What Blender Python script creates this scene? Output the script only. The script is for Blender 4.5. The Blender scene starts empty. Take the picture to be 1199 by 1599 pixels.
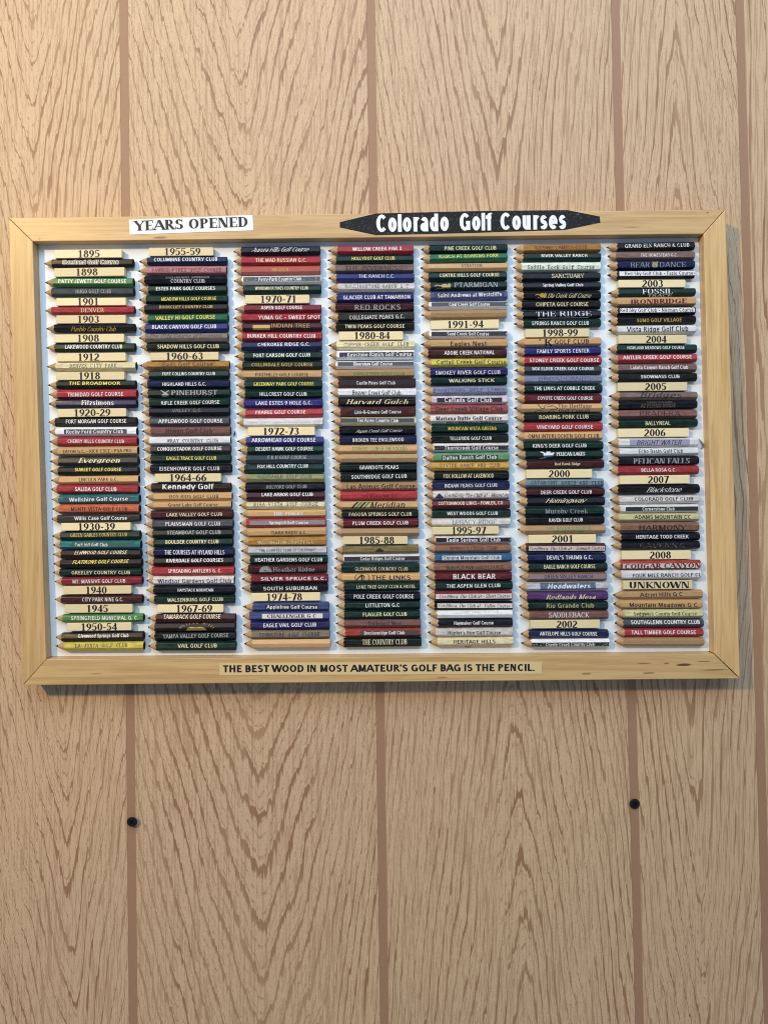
import bpy, bmesh, math, random
from mathutils import Vector

random.seed(11)
S = 0.0005            # metres on the wall per photograph pixel
D = 0.6               # camera distance from the wall
FX, FY = 599.5, 750.0 # where the camera's normal meets the wall
ZC = 1.5
HB = 0.0107           # height of the white backing above the wall
HF = 0.020            # height of the frame's face above the wall

# ------------------------------------------------------------------ camera, world, light
C = bpy.context.scene.collection
sc = bpy.context.scene
cam = bpy.data.cameras.new('camera')
cam.sensor_fit = 'VERTICAL'
cam.sensor_height = 24.0
cam.lens = 24.0 * (D / S) / 1599.0
cam.shift_y = -(799.5 - FY) / 1599.0
cam.clip_start = 0.01
cam.clip_end = 50
co = bpy.data.objects.new('camera', cam)
co.location = (0, -D, ZC)
co.rotation_euler = (math.pi / 2, 0, 0)
C.objects.link(co)
sc.camera = co

w = bpy.data.worlds.new("World")
sc.world = w
w.use_nodes = True
bg = w.node_tree.nodes['Background']
bg.inputs[0].default_value = (0.50, 0.68, 0.95, 1)
bg.inputs[1].default_value = 0.34

def lamp(name, kind, loc, power, col, **kw):
    l = bpy.data.lights.new(name, kind)
    l.energy = power
    l.color = col
    for k, v in kw.items():
        setattr(l, k, v)
    o = bpy.data.objects.new(name, l)
    o.location = loc
    C.objects.link(o)
    return o

lamp('room_bulb', 'POINT', (-0.90, -1.2, 2.17), 62, (1.0, 0.70, 0.34), shadow_soft_size=0.055)
WIN = Vector((0.0, -1.0, ZC + 0.95))
win = lamp('window_light', 'AREA', WIN, 18, (0.62, 0.80, 1.0), shape='RECTANGLE', size=1.4, size_y=0.9)
win.rotation_euler = (Vector((0, 0, ZC)) - WIN).to_track_quat('-Z', 'Y').to_euler()

sc.view_settings.view_transform = 'Standard'
sc.view_settings.look = 'None'
sc.view_settings.exposure = 0.0
sc.view_settings.gamma = 1
sc.cycles.filter_width = 1.05
sc.view_settings.use_curve_mapping = False

# ------------------------------------------------------------------ helpers
def W(px, py, h=0.0):
    """a photograph pixel, for something h above the wall -> (x, z) in metres"""
    k = S * (1 - h / D)
    return (px - FX) * k, ZC + (FY - py) * k

def lin(h):
    v = [int(h[i:i + 2], 16) / 255 for i in (0, 2, 4)]
    return tuple(c / 12.92 if c <= 0.04045 else ((c + 0.055) / 1.055) ** 2.4 for c in v)

def newobj(name, me, parent=None):
    o = bpy.data.objects.new(name, me)
    C.objects.link(o)
    if parent:
        o.parent = parent
    return o

def bm_obj(name, bm, mats, parent=None, smooth=False):
    me = bpy.data.meshes.new(name)
    bm.to_mesh(me)
    bm.free()
    for m in mats:
        me.materials.append(m)
    if smooth:
        me.shade_smooth()
    return newobj(name, me, parent)

def tag(o, label, cat=None, group=None, kind=None):
    if label: o['label'] = label
    if cat: o['category'] = cat
    if group: o['group'] = group
    if kind: o['kind'] = kind

class NT:
    """small node-building helper"""
    def __init__(s, name):
        s.m = bpy.data.materials.new(name)
        s.m.use_nodes = True
        s.t = s.m.node_tree
        s.b = s.t.nodes['Principled BSDF']
    def n(s, t, **kw):
        nd = s.t.nodes.new(t)
        for k, v in kw.items(): setattr(nd, k, v)
        return nd
    def put(s, sock, v):
        if isinstance(v, bpy.types.NodeSocket): s.t.links.new(v, sock)
        else: sock.default_value = v
    def math(s, op, a, b=0.0, c=0.0, clamp=False):
        nd = s.n('ShaderNodeMath', operation=op, use_clamp=clamp)
        for i, v in enumerate((a, b, c)): s.put(nd.inputs[i], v)
        return nd.outputs[0]
    def coords(s, kind='Object'):
        return s.n('ShaderNodeTexCoord').outputs[kind]
    def sep(s, v):
        nd = s.n('ShaderNodeSeparateXYZ'); s.put(nd.inputs[0], v); return nd.outputs
    def comb(s, x, y, z=0.0):
        nd = s.n('ShaderNodeCombineXYZ')
        for i, v in enumerate((x, y, z)): s.put(nd.inputs[i], v)
        return nd.outputs[0]
    def vmul(s, v, k):
        nd = s.n('ShaderNodeVectorMath', operation='MULTIPLY'); s.put(nd.inputs[0], v); s.put(nd.inputs[1], k); return nd.outputs[0]
    def vadd(s, v, k):
        nd = s.n('ShaderNodeVectorMath', operation='ADD'); s.put(nd.inputs[0], v); s.put(nd.inputs[1], k); return nd.outputs[0]
    def noise(s, v, scale=1.0, detail=2.0, rough=0.5, dist=0.0):
        nd = s.n('ShaderNodeTexNoise'); s.put(nd.inputs['Vector'], v)
        nd.inputs['Scale'].default_value = scale; nd.inputs['Detail'].default_value = detail
        nd.inputs['Roughness'].default_value = rough; nd.inputs['Distortion'].default_value = dist
        return nd.outputs[0]
    def ss(s, v, a, b, lo=0.0, hi=1.0):
        nd = s.n('ShaderNodeMapRange', interpolation_type='SMOOTHSTEP')
        s.put(nd.inputs[0], v)
        for i, x in enumerate((a, b, lo, hi)): nd.inputs[i + 1].default_value = x
        return nd.outputs[0]
    def mix(s, f, a, b):
        nd = s.n('ShaderNodeMix', data_type='RGBA')
        s.put(nd.inputs[0], f)
        for i, v in ((6, a), (7, b)):
            s.put(nd.inputs[i], v if isinstance(v, bpy.types.NodeSocket) else (*v[:3], 1))
        return nd.outputs[2]
    def rnd(s):
        return s.n('ShaderNodeObjectInfo').outputs['Random']
    def done(s, col, rough=0.5, spec=0.5, bump=None, bstr=0.2, bdist=0.0005):
        s.put(s.b.inputs['Base Color'], col if isinstance(col, bpy.types.NodeSocket) else (*col[:3], 1))
        s.put(s.b.inputs['Roughness'], rough)
        s.put(s.b.inputs['Specular IOR Level'], spec)
        if bump is not None:
            nd = s.n('ShaderNodeBump'); nd.inputs['Strength'].default_value = bstr
            nd.inputs['Distance'].default_value = bdist
            s.put(nd.inputs['Height'], bump); s.put(s.b.inputs['Normal'], nd.outputs[0])
        return s.m

# ------------------------------------------------------------------ wall of printed wood-grain panelling
WL, WD, WG = (0.60, 0.411, 0.243), (0.285, 0.152, 0.076), (0.345, 0.197, 0.112)

def plank_material(name, xc0, xcs, mode, yc, slope, period, seed):
    """printed cathedral grain; mode: 'v' tips down, 'x' tips away from yc, 'o' closed rings, 's' straight"""
    a = NT(name)
    p = a.sep(a.coords())
    px = a.math('ADD', a.math('MULTIPLY', p[0], 1 / S), FX)
    py = a.math('SUBTRACT', FY, a.math('MULTIPLY', a.math('SUBTRACT', p[2], ZC), 1 / S))
    sd = seed * 37.7
    big = a.noise(a.comb(a.math('MULTIPLY', px, 1 / 150), a.math('MULTIPLY', py, 1 / 800), sd), 1, 2)
    med = a.noise(a.comb(a.math('MULTIPLY', px, 1 / 34), a.math('MULTIPLY', py, 1 / 340), sd + 5), 1, 3)
    wx = a.math('ADD', px, a.math('MULTIPLY', a.math('SUBTRACT', big, 0.5), 55))
    wx = a.math('ADD', wx, a.math('MULTIPLY', a.math('SUBTRACT', med, 0.5), 8))
    xc = a.math('ADD', xc0, a.math('MULTIPLY', py, xcs))
    dx = a.math('SUBTRACT', wx, xc)
    ad = a.math('SQRT', a.math('ADD', a.math('MULTIPLY', dx, dx), 60.0))
    arm = a.math('ADD', a.math('MULTIPLY', ad, slope), a.math('MULTIPLY', a.math('MULTIPLY', ad, ad), 0.007))
    if mode == 'v': f = a.math('ADD', arm, py)
    elif mode == 'n': f = a.math('SUBTRACT', arm, py)
    elif mode == 'x': f = a.math('SUBTRACT', arm, a.math('ABSOLUTE', a.math('SUBTRACT', py, yc)))
    elif mode == 'o': f = a.math('ADD', a.math('MULTIPLY', arm, 1.5), a.math('ABSOLUTE', a.math('SUBTRACT', py, yc)))
    else: f = a.math('MULTIPLY', wx, 5.0)
    f = a.math('MULTIPLY', f, 1 / period)
    f = a.math('ADD', f, a.math('MULTIPLY', big, 2.2))
    mid = a.noise(a.comb(a.math('MULTIPLY', px, 1 / 55), a.math('MULTIPLY', py, 1 / 300), sd + 41), 1, 2)
    irr = a.noise(a.comb(a.math('MULTIPLY', px, 1 / 85), a.math('MULTIPLY', py, 1 / 420), sd + 53), 1, 3)
    f = a.math('ADD', f, a.math('MULTIPLY', mid, 1.5))
    f = a.math('ADD', f, a.math('MULTIPLY', irr, 1.3))
    # short vertical pores tear the lines into dashes
    st1 = a.noise(a.comb(a.math('MULTIPLY', px, 1 / 3.0), a.math('MULTIPLY', py, 1 / 125), sd + 9), 1, 2, 0.6)
    st2 = a.noise(a.comb(a.math('MULTIPLY', px, 1 / 6.0), a.math('MULTIPLY', py, 1 / 260), sd + 17), 1, 2, 0.6)
    st3 = a.noise(a.comb(a.math('MULTIPLY', px, 1 / 2.2), a.math('MULTIPLY', py, 1 / 55), sd + 29), 1, 1, 0.6)
    fr = a.math('FRACT', a.math('ADD', f, a.math('MULTIPLY', a.math('SUBTRACT', st2, 0.5), 0.55)))
    wide = a.ss(irr, 0.32, 0.72, 0.06, 0.33)
    band = a.math('SUBTRACT', 1.0, a.math('DIVIDE', fr, a.math('ADD', wide, 0.04)))
    band = a.math('MULTIPLY', band, a.ss(fr, 0.0, 0.03))
    raw = a.math('ADD', band, a.math('MULTIPLY', a.math('SUBTRACT', st1, 0.5), 1.35))
    raw = a.math('ADD', raw, a.math('MULTIPLY', a.math('SUBTRACT', st3, 0.5), 1.0))
    line = a.math('MULTIPLY', a.ss(raw, 0.16, 0.42), a.ss(fr, 0.6, 0.7, 1.0, 0.0))
    fr2 = a.math('FRACT', a.math('ADD', a.math('MULTIPLY', f, 3.0), a.math('MULTIPLY', st2, 0.9)))
    thin = a.math('MULTIPLY', a.ss(fr2, 0.12, 0.22, 1.0, 0.0), a.ss(st1, 0.44, 0.52))
    pores = a.ss(st3, 0.56, 0.62)
    k = a.math('MAXIMUM', a.math('MULTIPLY', line, a.ss(mid, 0.25, 0.65, 0.55, 1.0)), a.math('MULTIPLY', thin, 0.62))
    k = a.math('MAXIMUM', k, a.math('MULTIPLY', pores, 0.36))
    k = a.math('MAXIMUM', k, a.math('MULTIPLY', a.ss(st1, 0.575, 0.63), 0.42))
    spk = a.noise(a.comb(px, py, sd), 0.55, 2, 0.75)
    base = a.mix(a.ss(spk, 0.3, 0.7), [c * 0.87 for c in WL], [min(1, c * 1.11) for c in WL])
    dirt = a.noise(a.comb(a.math('MULTIPLY', px, 1 / 300), a.math('MULTIPLY', py, 1 / 300), sd), 1, 3)
    base = a.mix(a.ss(dirt, 0.35, 0.7, 0.0, 0.10), base, (0.50, 0.36, 0.24))
    dk = a.mix(st2, WD, [c * 1.12 for c in WD])
    rough = a.ss(spk, 0.2, 0.8, 0.42, 0.58)
    return a.done(a.mix(k, base, dk), rough, 0.35, a.math('SUBTRACT', spk, a.math('MULTIPLY', k, 0.6)), 0.16, 0.0003)

a = NT('groove_brown')
q = a.coords()
n1 = a.noise(q, 2600, 2, 0.7)
n2 = a.noise(q, 900, 2, 0.6)
groove_mat = a.done(a.mix(a.ss(n1, 0.66, 0.72), a.mix(n2, [c * 0.85 for c in WG], [c * 1.15 for c in WG]), (0.5, 0.36, 0.25)), 0.55, 0.3, n1, 0.15, 0.0003)

# grooves: (x at the photo's top edge, x at y = 1599), left and right edges
GRV = [(-1010, -992), (-605, -590), (-196, -182), (193.5, 208.5), (578.8, 600.2), (960.0, 998.0), (1154.0, 1199.0), (1530, 1566), (1920, 1950), (2300, 2330)]
GW = 6.9
PL = [('s', 0, 0, 0, 5, 80), ('v', -400, 0.02, 0, 4, 80), ('v', -20, 0.0, 0, 4.4, 85), ('v', 45, 0.045, 0, 4.8, 82), ('v', 368, 0.022, 0, 2.5, 74),
      ('x', 765, 0.030, 660, 5.8, 100), ('o', 1050, 0.030, 780, 5.4, 120), ('s', 0, 0, 0, 5, 100), ('v', 1720, 0.02, 0, 3, 80), ('n', 2100, 0.02, 0, 3, 90), ('s', 0, 0, 0, 5, 100)]
pm = [plank_material('printed_wood_%s' % m, x0, xs, m, yc, sl, per, i + 1) for i, (m, x0, xs, yc, sl, per) in enumerate(PL)]
bm = bmesh.new()
Y0, Y1 = -900.0, 2500.0
def gx(g, y): return g[0] + (g[1] - g[0]) * y / 1599.0
def wquad(f0, f1, d0, d1, mi):
    """strip between two slanting lines f(y), at depths d below the wall plane"""
    NS = 8
    for i in range(NS):
        ya, yb = Y0 + (Y1 - Y0) * i / NS, Y0 + (Y1 - Y0) * (i + 1) / NS
        vs = []
        for (f, d, y) in ((f0, d0, ya), (f0, d0, yb), (f1, d1, yb), (f1, d1, ya)):
            x, z = W(f(y), y)
            vs.append(bm.verts.new((x, d, z)))
        fc = bm.faces.new(vs); fc.material_index = mi
edges = [lambda y: -1500.0] + [None] + [lambda y: 2700.0]
for i in range(len(GRV) + 1):
    l = (lambda y: -1500.0) if i == 0 else (lambda y, g=GRV[i - 1]: gx(g, y) + GW)
    r = (lambda y: 2700.0) if i == len(GRV) else (lambda y, g=GRV[i]: gx(g, y) - GW)
    wquad(l, r, 0, 0, i)
GM = len(pm)
for g in GRV:
    wquad(lambda y: gx(g, y) - GW, lambda y: gx(g, y) - GW + 1.0, 0, 0.0002, GM)
    wquad(lambda y: gx(g, y) - GW + 1.0, lambda y: gx(g, y) + GW - 1.0, 0.0002, 0.0002, GM)
    wquad(lambda y: gx(g, y) + GW - 1.0, lambda y: gx(g, y) + GW, 0.0002, 0, GM)
bmesh.ops.remove_doubles(bm, verts=bm.verts, dist=1e-6)
bmesh.ops.recalc_face_normals(bm, faces=bm.faces)
if sum(f.normal.y for f in bm.faces) > 0:
    bmesh.ops.reverse_faces(bm, faces=bm.faces)
wall = bm_obj('wall', bm, pm + [groove_mat])
tag(wall, 'wall of printed wood grain panelling with brown grooves', None, None, 'structure')

# ------------------------------------------------------------------ letters: strokes of an own small alphabet
GL = {
 'A': (74, "d(3,0,37,100);D(37,100,71,0);H(17,57,34);F(5,0);F(69,0)"),
 'B': (66, "V(8);R(34,100-(50+t)/2,24,(50+t)/2,-90,90);H(8,35,100);H(8,35,50);R(35,(50+t)/2,27,(50+t)/2,-90,90);H(8,36,0)"),
 'C': (72, "R(38,50,33,50,42,318);T(66,66,98)"),
 'D': (74, "V(8);R(32,50,37,50,-90,90);H(8,33,100);H(8,33,0)"),
 'E': (62, "V(8);H(8,56,100);H(8,50,51);H(8,58,0);T(55,74,100);T(57,0,28)"),
 'F': (58, "V(8);H(8,54,100);H(8,48,51);T(53,74,100)"),
 'G': (78, "R(38,50,33,50,42,318);V(70-K,4,46,'u');H(44,70,46);T(66,66,98)"),
 'H': (76, "V(8);V(68-K);H(8,68,51)"),
 'I': (16+14, "V(15-K/2)"),
 'J': (50, "V(42-K,28,100,'u');R(23,28,19,28,180,360)"),
 'K': (72, "V(8);d(10+K/2,36,62,100);D(28,58,66,0);F(62,100);F(64,0)"),
 'L': (58, "V(8);H(8,55,0);T(54,0,30)"),
 'M': (88, "V(8);V(80-K);D(8+K/2,100,44,6);d(44,6,80-K/2,100)"),
 'N': (76, "v(8);v(68-t);D(9+K/2,100,67-K/2,0)"),
 'O': (78, "R(39,50,34,50,0,360)"),
 'P': (64, "V(8);R(33,100-27,26,27,-90,90);H(8,34,100);H(8,34,46+t/2)"),
 'Q': (78, "R(39,50,34,50,0,360);D(44,24,70,-6)"),
 'R': (70, "V(8);R(33,100-27,26,27,-90,90);H(8,34,100);H(8,34,46+t/2);D(36,47,64,0);F(64,0)"),
 'S': (64, "R(32,100-(49+t/2)/2,25,(49+t/2)/2,25,270);R(32,(51+t/2)/2,27,(51+t/2)/2,-155,90);T(53,70,98);T(8,2,30)"),
 'T': (62, "V(31-K/2,0,100,'l');H(3,59,100);T(5,74,100);T(57,74,100)"),
 'U': (74, "V(7,30,100,'u');R(37,32,30,32,180,360);V(67-K,30,100,'u')"),
 'V': (70, "D(3,100,35,0);d(35,0,67,100);F(7,100);F(63,100)"),
 'W': (98, "D(3,100,28,0);d(28,0,49,100);D(49,100,71,0);d(71,0,95,100);F(7,100);F(91,100)"),
 'X': (70, "D(5,100,65,0);d(5,0,65,100);F(8,0);F(62,0);F(8,100);F(62,100)"),
 'Y': (70, "D(4,100,35,46);d(35,46,66,100);V(35-K/2,0,48,'l');F(8,100);F(62,100)"),
 'Z': (64, "H(6,58,100);H(6,58,0);D(52,100,12,0);T(7,76,100);T(57,0,26)"),
 'a': (58, "R(27,21,22,21,0,360);V(52-K,0,48,'n');R(30,46,22,24,0,155)"),
 'b': (62, "V(8,0,100,'U');R(33,35,25,35,0,360)"),
 'c': (56, "R(32,35,26,35,42,318)"),
 'd': (62, "R(29,35,25,35,0,360);V(54-K,0,100,'U')"),
 'e': (60, "R(31,35,26,35,0,318);H(8,56,36)"),
 'f': (38, "V(11,0,76,'l');R(32,76,21,24,55,180);H(2,36,66)"),
 'g': (62, "R(29,37,25,33,0,360);V(54-K,-8,70,'n');R(29,-8,25,20,190,360)"),
 'h': (62, "V(8,0,100,'B');R(32,43,24,27,0,180);V(56-K,0,44,'l')"),
 'i': (28, "V(14-K/2,0,70,'B');Q(14-K/2,82,98)"),
 'j': (28, "V(14-K/2,-10,70,'U');Q(14-K/2,82,98);R(4,-10,10+K/2,16,270,360)"),
 'k': (58, "V(8,0,100,'B');d(10+K/2,26,52,70);D(26,44,53,0)"),
 'l': (28, "V(14-K/2,0,100,'B')"),
 'm': (92, "V(8,0,70,'B');R(29,44,21,26,0,180);V(50-K,0,44,'l');R(63,44,21,26,0,180);V(84-K,0,44,'l')"),
 'n': (62, "V(8,0,70,'B');R(32,43,24,27,0,180);V(56-K,0,44,'l')"),
 'o': (60, "R(30,35,26,35,0,360)"),
 'p': (62, "V(8,-28,70,'B');R(33,35,25,35,0,360)"),
 'q': (62, "R(29,35,25,35,0,360);V(54-K,-28,70,'l')"),
 'r': (44, "V(8,0,70,'B');R(31,42,23,28,55,180)"),
 's': (52, "R(26,70-(34+t/2)/2,20,(34+t/2)/2,25,270);R(26,(36+t/2)/2,22,(36+t/2)/2,-155,90)"),
 't': (38, "V(12,14,94,'n');H(2,36,66);R(12+16,16,16,16,180,290)"),
 'u': (62, "V(6,26,70,'U');R(30,27,24,27,180,360);V(54-K,0,70,'U')"),
 'v': (56, "D(3,70,28,0);d(28,0,53,70)"),
 'w': (84, "D(3,70,22,0);d(22,0,42,70);D(42,70,62,0);d(62,0,81,70)"),
 'x': (56, "D(5,70,51,0);d(5,0,51,70)"),
 'y': (56, "D(3,70,28,2);d(15,-28,53,70)"),
 'z': (52, "H(6,46,70);H(6,47,0);D(42,70,11,0)"),
 '0': (60, "R(30,50,28,50,0,360)"),
 '1': (60, "V(30-K/2,0,100,'l');d(10,80,28,97)"),
 '2': (60, "R(29,71,26,29,-25,165);D(48,62,6,8);H(3,57,0);H(3,57,t*.9)"),
 '3': (60, "R(28,100-(48+t/2)/2,24,(48+t/2)/2,-90,155);R(28,(52+t/2)/2,27,(52+t/2)/2,-155,90)"),
 '4': (60, "V(50-K,0,100,'n');d(4,30,46,98);H(2,59,26);H(2,59,26+t*.8)"),
 '5': (60, "H(13,55,100);H(13,53,100-t*.9);d(16,100,9,52);R(28,33,28,33,-155,125)"),
 '6': (60, "R(30,32,28,32,0,360);R(52,34,50,66,95,180)"),
 '7': (60, "H(3,58,100);H(3,58,100-t*.9);D(51,96,24,0)"),
 '8': (60, "R(30,100-(46+t/2)/2,24,(46+t/2)/2,0,360);R(30,(54+t/2)/2,28,(54+t/2)/2,0,360)"),
 '9': (60, "R(30,68,28,32,0,360);R(8,66,50,66,275,360)"),
 '&': (76, "R(30,78,18,22,0,360);R(30,28,26,28,40,340);D(20,62,70,0)"),
 '-': (40, "H(6,34,36);H(6,34,36+t*.6)"),
 '.': (28, "Q(14-K/2,0,16)"),
 ',': (28, "Q(14-K/2,0,14);d(8,-14,14,6)"),
 "'": (24, "Q(12-K/2,72,100)"),
 '~': (64, "H(4,58,46);Q(10,30,62);Q(36,26,58)"),
}
STY = {  # thick, thin, serif, serif thickness, slant, letter widening, extra tracking, mono
 'c': (16, 15, 0, 0, 0, 1.08, 3, 0), 's': (14.5, 13, 0, 0, 0, 1, 3, 0), 'l': (8.5, 8, 0, 0, 0, 1, 4, 0),
 'i': (16, 14, 0, 0, 0.22, 1.05, 3, 0), 'j': (11, 10, 0, 0, 0.22, 1, 3, 0),
 'f': (14, 7.5, 7, 5.5, 0, 1, 4, 0), 'F': (22, 8, 7, 6, 0, 1.12, 0, 0), 'q': (11, 7, 6, 5, 0, 1, 5, 0),
 'e': (17, 6, 6, 4, 0.3, 1.08, 2, 0), 'E': (14, 7, 6, 5, 0.28, 1, 3, 0),
 'm': (13, 12, 9, 10, 0, 1, 0, 72), 'h': (9.5, 5.5, 0, 0, 0.5, 0.95, -3, 0), 'M': (26, 20, 0, 0, 0, 1.3, -3, 0), 'I': (28, 19, 0, 0, 0, 1.25, 0, 0),
}
XH = {'I': 82, 'c': 74, 's': 73, 'e': 66}
_gc = {}
def glyph(ch, sty):
    key = (ch, sty)
    if key in _gc: return _gc[key]
    K0, t, s, st, sl, g, trk, mono = STY[sty]
    K = K0 / g
    polys = []
    def add(p):
        polys.append([(x, y, polys_n[0]) for x, y in p])
    polys_n = [0]
    def nxt(): polys_n[0] += 1
    def serif(x0, x1, y, top, left=True, right=True):
        if s <= 0: return
        nxt()
        a0, a1 = x0 - (s / g if left else 0), x1 + (s / g if right else 0)
        if top: add([(a0, y - st), (a1, y - st), (a1, y), (a0, y)])
        else: add([(a0, y), (a1, y), (a1, y + st), (a0, y + st)])
        # bracket
        if st < 8:
            nxt()
            b = s * 0.5 / g
            if top: add([(x0 - (b if left else 0), y - st), (x0, y - st - s * 0.6), (x1, y - st - s * 0.6), (x1 + (b if right else 0), y - st)])
            else: add([(x0, y + st + s * 0.6), (x0 - (b if left else 0), y + st), (x1 + (b if right else 0), y + st), (x1, y + st + s * 0.6)])
    def V(x, y0=0, y1=100, f='b', wd=None):
        nxt(); wd = K if wd is None else wd
        add([(x, y0), (x + wd, y0), (x + wd, y1), (x, y1)])
        if f in ('b', 'l', 'B'): serif(x, x + wd, y0, False)
        if f in ('b', 'u'): serif(x, x + wd, y1, True)
        if f in ('U', 'B'): serif(x, x + wd, y1, True, True, False)
    def v(x, y0=0, y1=100, f='b'): V(x, y0, y1, f, t / g)
    def D(x0, y0, x1, y1, wd=None):
        nxt(); h = (K if wd is None else wd) * 0.56
        q = [(x0 - h, y0), (x0 + h, y0), (x1 + h, y1), (x1 - h, y1)]
        if y0 > y1: q = [q[3], q[2], q[1], q[0]]
        add(q)
    def d(x0, y0, x1, y1): D(x0, y0, x1, y1, max(t * 1.05, K * .3) / g)
    def H(x0, x1, y):
        nxt()
        if y >= 99: y0, y1 = y - t, y
        elif y <= 0.5: y0, y1 = 0, t
        elif ch in 'z' and y >= 69: y0, y1 = y - t, y
        else: y0, y1 = y - t / 2, y + t / 2
        add([(x0, y0), (x1, y0), (x1, y1), (x0, y1)])
    def R(cx, cy, rx, ry, a0, a1):
        nxt()
        n = max(4, int(round((a1 - a0) / 22.5)))
        ix, iy = max(0.5, rx - K), max(0.5, ry - t)
        pr = None
        for i in range(n + 1):
            an = math.radians(a0 + (a1 - a0) * i / n)
            o = (cx + rx * math.cos(an), cy + ry * math.sin(an)); ii = (cx + ix * math.cos(an), cy + iy * math.sin(an))
            if pr: add([pr[1], pr[0], o, ii])
            pr = (o, ii)
    def F(x, y): 
        if s > 0: serif(x - K * .4, x + K * .4, y, y > 50)
    def T(x, y0, y1):
        if s > 0:
            nxt(); h = max(st, 4) * .5 / g
            add([(x - h, y0), (x + h, y0), (x + h, y1), (x - h, y1)])
    def Q(x, y0, y1):
        nxt(); add([(x, y0), (x + K, y0), (x + K, y1), (x, y1)])
    wd, code = GL[ch]
    ns = dict(V=V, v=v, D=D, d=d, H=H, R=R, F=F, T=T, Q=Q, K=K, t=t)
    for c in code.split(';'): eval(c, ns)
    if ch.islower() and sty in XH:
        xh = XH[sty]
        ym = lambda y: y if y < 0 else y * xh / 70 if y <= 70 else xh + (y - 70) * (100 - xh) / 30
        polys = [[(x, ym(y), k) for x, y, k in p] for p in polys]
    out = [[((x + sl * y / g) * g, y, k) for x, y, k in p] for p in polys]
    adv = wd * g + trk
    if mono:
        f = 60.0 / wd if wd > 30 else 1.0
        off = (mono - wd * f) / 2
        out = [[(x * f + off, y, k) for x, y, k in p] for p in out]
        adv = mono
    _gc[key] = (out, adv)
    return _gc[key]

def text_polys(txt, sty, x0, x1, height, ybase):
    """quads of a line of text fitted between x0 and x1, cap height given, baseline at ybase"""
    pen, ps = 0.0, []
    for ch in txt:
        if ch == ' ':
            pen += 72 if STY[sty][7] else 34
            continue
        g, adv = glyph(ch, sty)
        for p in g: ps.append([(x + pen, y, k) for x, y, k in p])
        pen += adv
    if not ps: return []
    lo = min(x for p in ps for x, y, k in p); hi = max(x for p in ps for x, y, k in p)
    fx, fy = (x1 - x0) / (hi - lo), height / 100.0
    return [[(x0 + (x - lo) * fx, ybase + y * fy, k) for x, y, k in p] for p in ps]

def split_v(polys, cuts):
    """cut convex polygons along the lines v = c"""
    for c in cuts:
        out = []
        for p in polys:
            if all(q[1] <= c for q in p) or all(q[1] >= c for q in p):
                out.append(p); continue
            for sgn in (1, -1):
                r = []
                for i in range(len(p)):
                    A, B = p[i], p[(i + 1) % len(p)]
                    da, db = sgn * (A[1] - c), sgn * (B[1] - c)
                    if da >= 0: r.append(A)
                    if da * db < 0:
                        f = da / (da - db)
                        r.append((A[0] + (B[0] - A[0]) * f, c, A[2]))
                if len(r) > 2: out.append(r)
        polys = out
    return polys

# ------------------------------------------------------------------ materials of the board
def wood(name, base, dark, sx, sy, axis, rough=0.5, amount=0.6, spots=0.0, marks=()):
    a = NT(name)
    c = a.coords()
    r = a.rnd()
    off = a.comb(a.math('MULTIPLY', r, 3.1), a.math('MULTIPLY', r, 7.7), a.math('MULTIPLY', r, 5.3))
    k = (sx, sy, sy) if axis == 'x' else (sy, sy, sx)
    v = a.vmul(a.vadd(c, off), k)
    n1 = a.noise(v, 1, 4, 0.65, 0.4)
    n2 = a.noise(a.vmul(v, (2.7, 2.7, 2.7)), 1, 2, 0.6)
    col = a.mix(a.ss(n1, 0.35, 0.72, 0, amount), base, dark)
    col = a.mix(a.ss(n2, 0.5, 0.75, 0, 0.35), col, [x * 0.7 for x in dark])
    if spots:
        n3 = a.noise(a.vmul(v, (0.55, 0.30, 0.30)), 1, 3, 0.6)
        col = a.mix(a.ss(n3, 0.70, 0.76, 0, spots), col, (0.10, 0.045, 0.02))
    if marks:
        xyz = a.sep(c)
        wv = a.math('MULTIPLY', a.math('SUBTRACT', n2, 0.5), 1.6)
        for (mx_, my_, rx, ry, st) in marks:
            X_, Z_ = W(mx_, my_, 0.020)
            bx_, bz_ = W(599.5, 700)
            u = a.math('MULTIPLY', a.math('SUBTRACT', xyz[0], X_ - bx_), 1 / (rx * S))
            v_ = a.math('MULTIPLY', a.math('SUBTRACT', a.math('SUBTRACT', xyz[2], Z_ - bz_), a.math('MULTIPLY', a.math('SUBTRACT', xyz[0], X_ - bx_), 0.03)), 1 / (ry * S))
            d2 = a.math('ADD', a.math('ADD', a.math('MULTIPLY', u, u), a.math('MULTIPLY', v_, v_)), wv)
            col = a.mix(a.ss(d2, 0.3, 1.2, st, 0.0), col, (0.085, 0.035, 0.016))
    tone = a.ss(r, 0, 1, 0.9, 1.1)
    hs = a.n('ShaderNodeHueSaturation'); a.put(hs.inputs['Value'], tone); a.put(hs.inputs['Color'], col)
    return a.done(hs.outputs[0], rough, 0.4, n1, 0.12, 0.0003)

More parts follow.
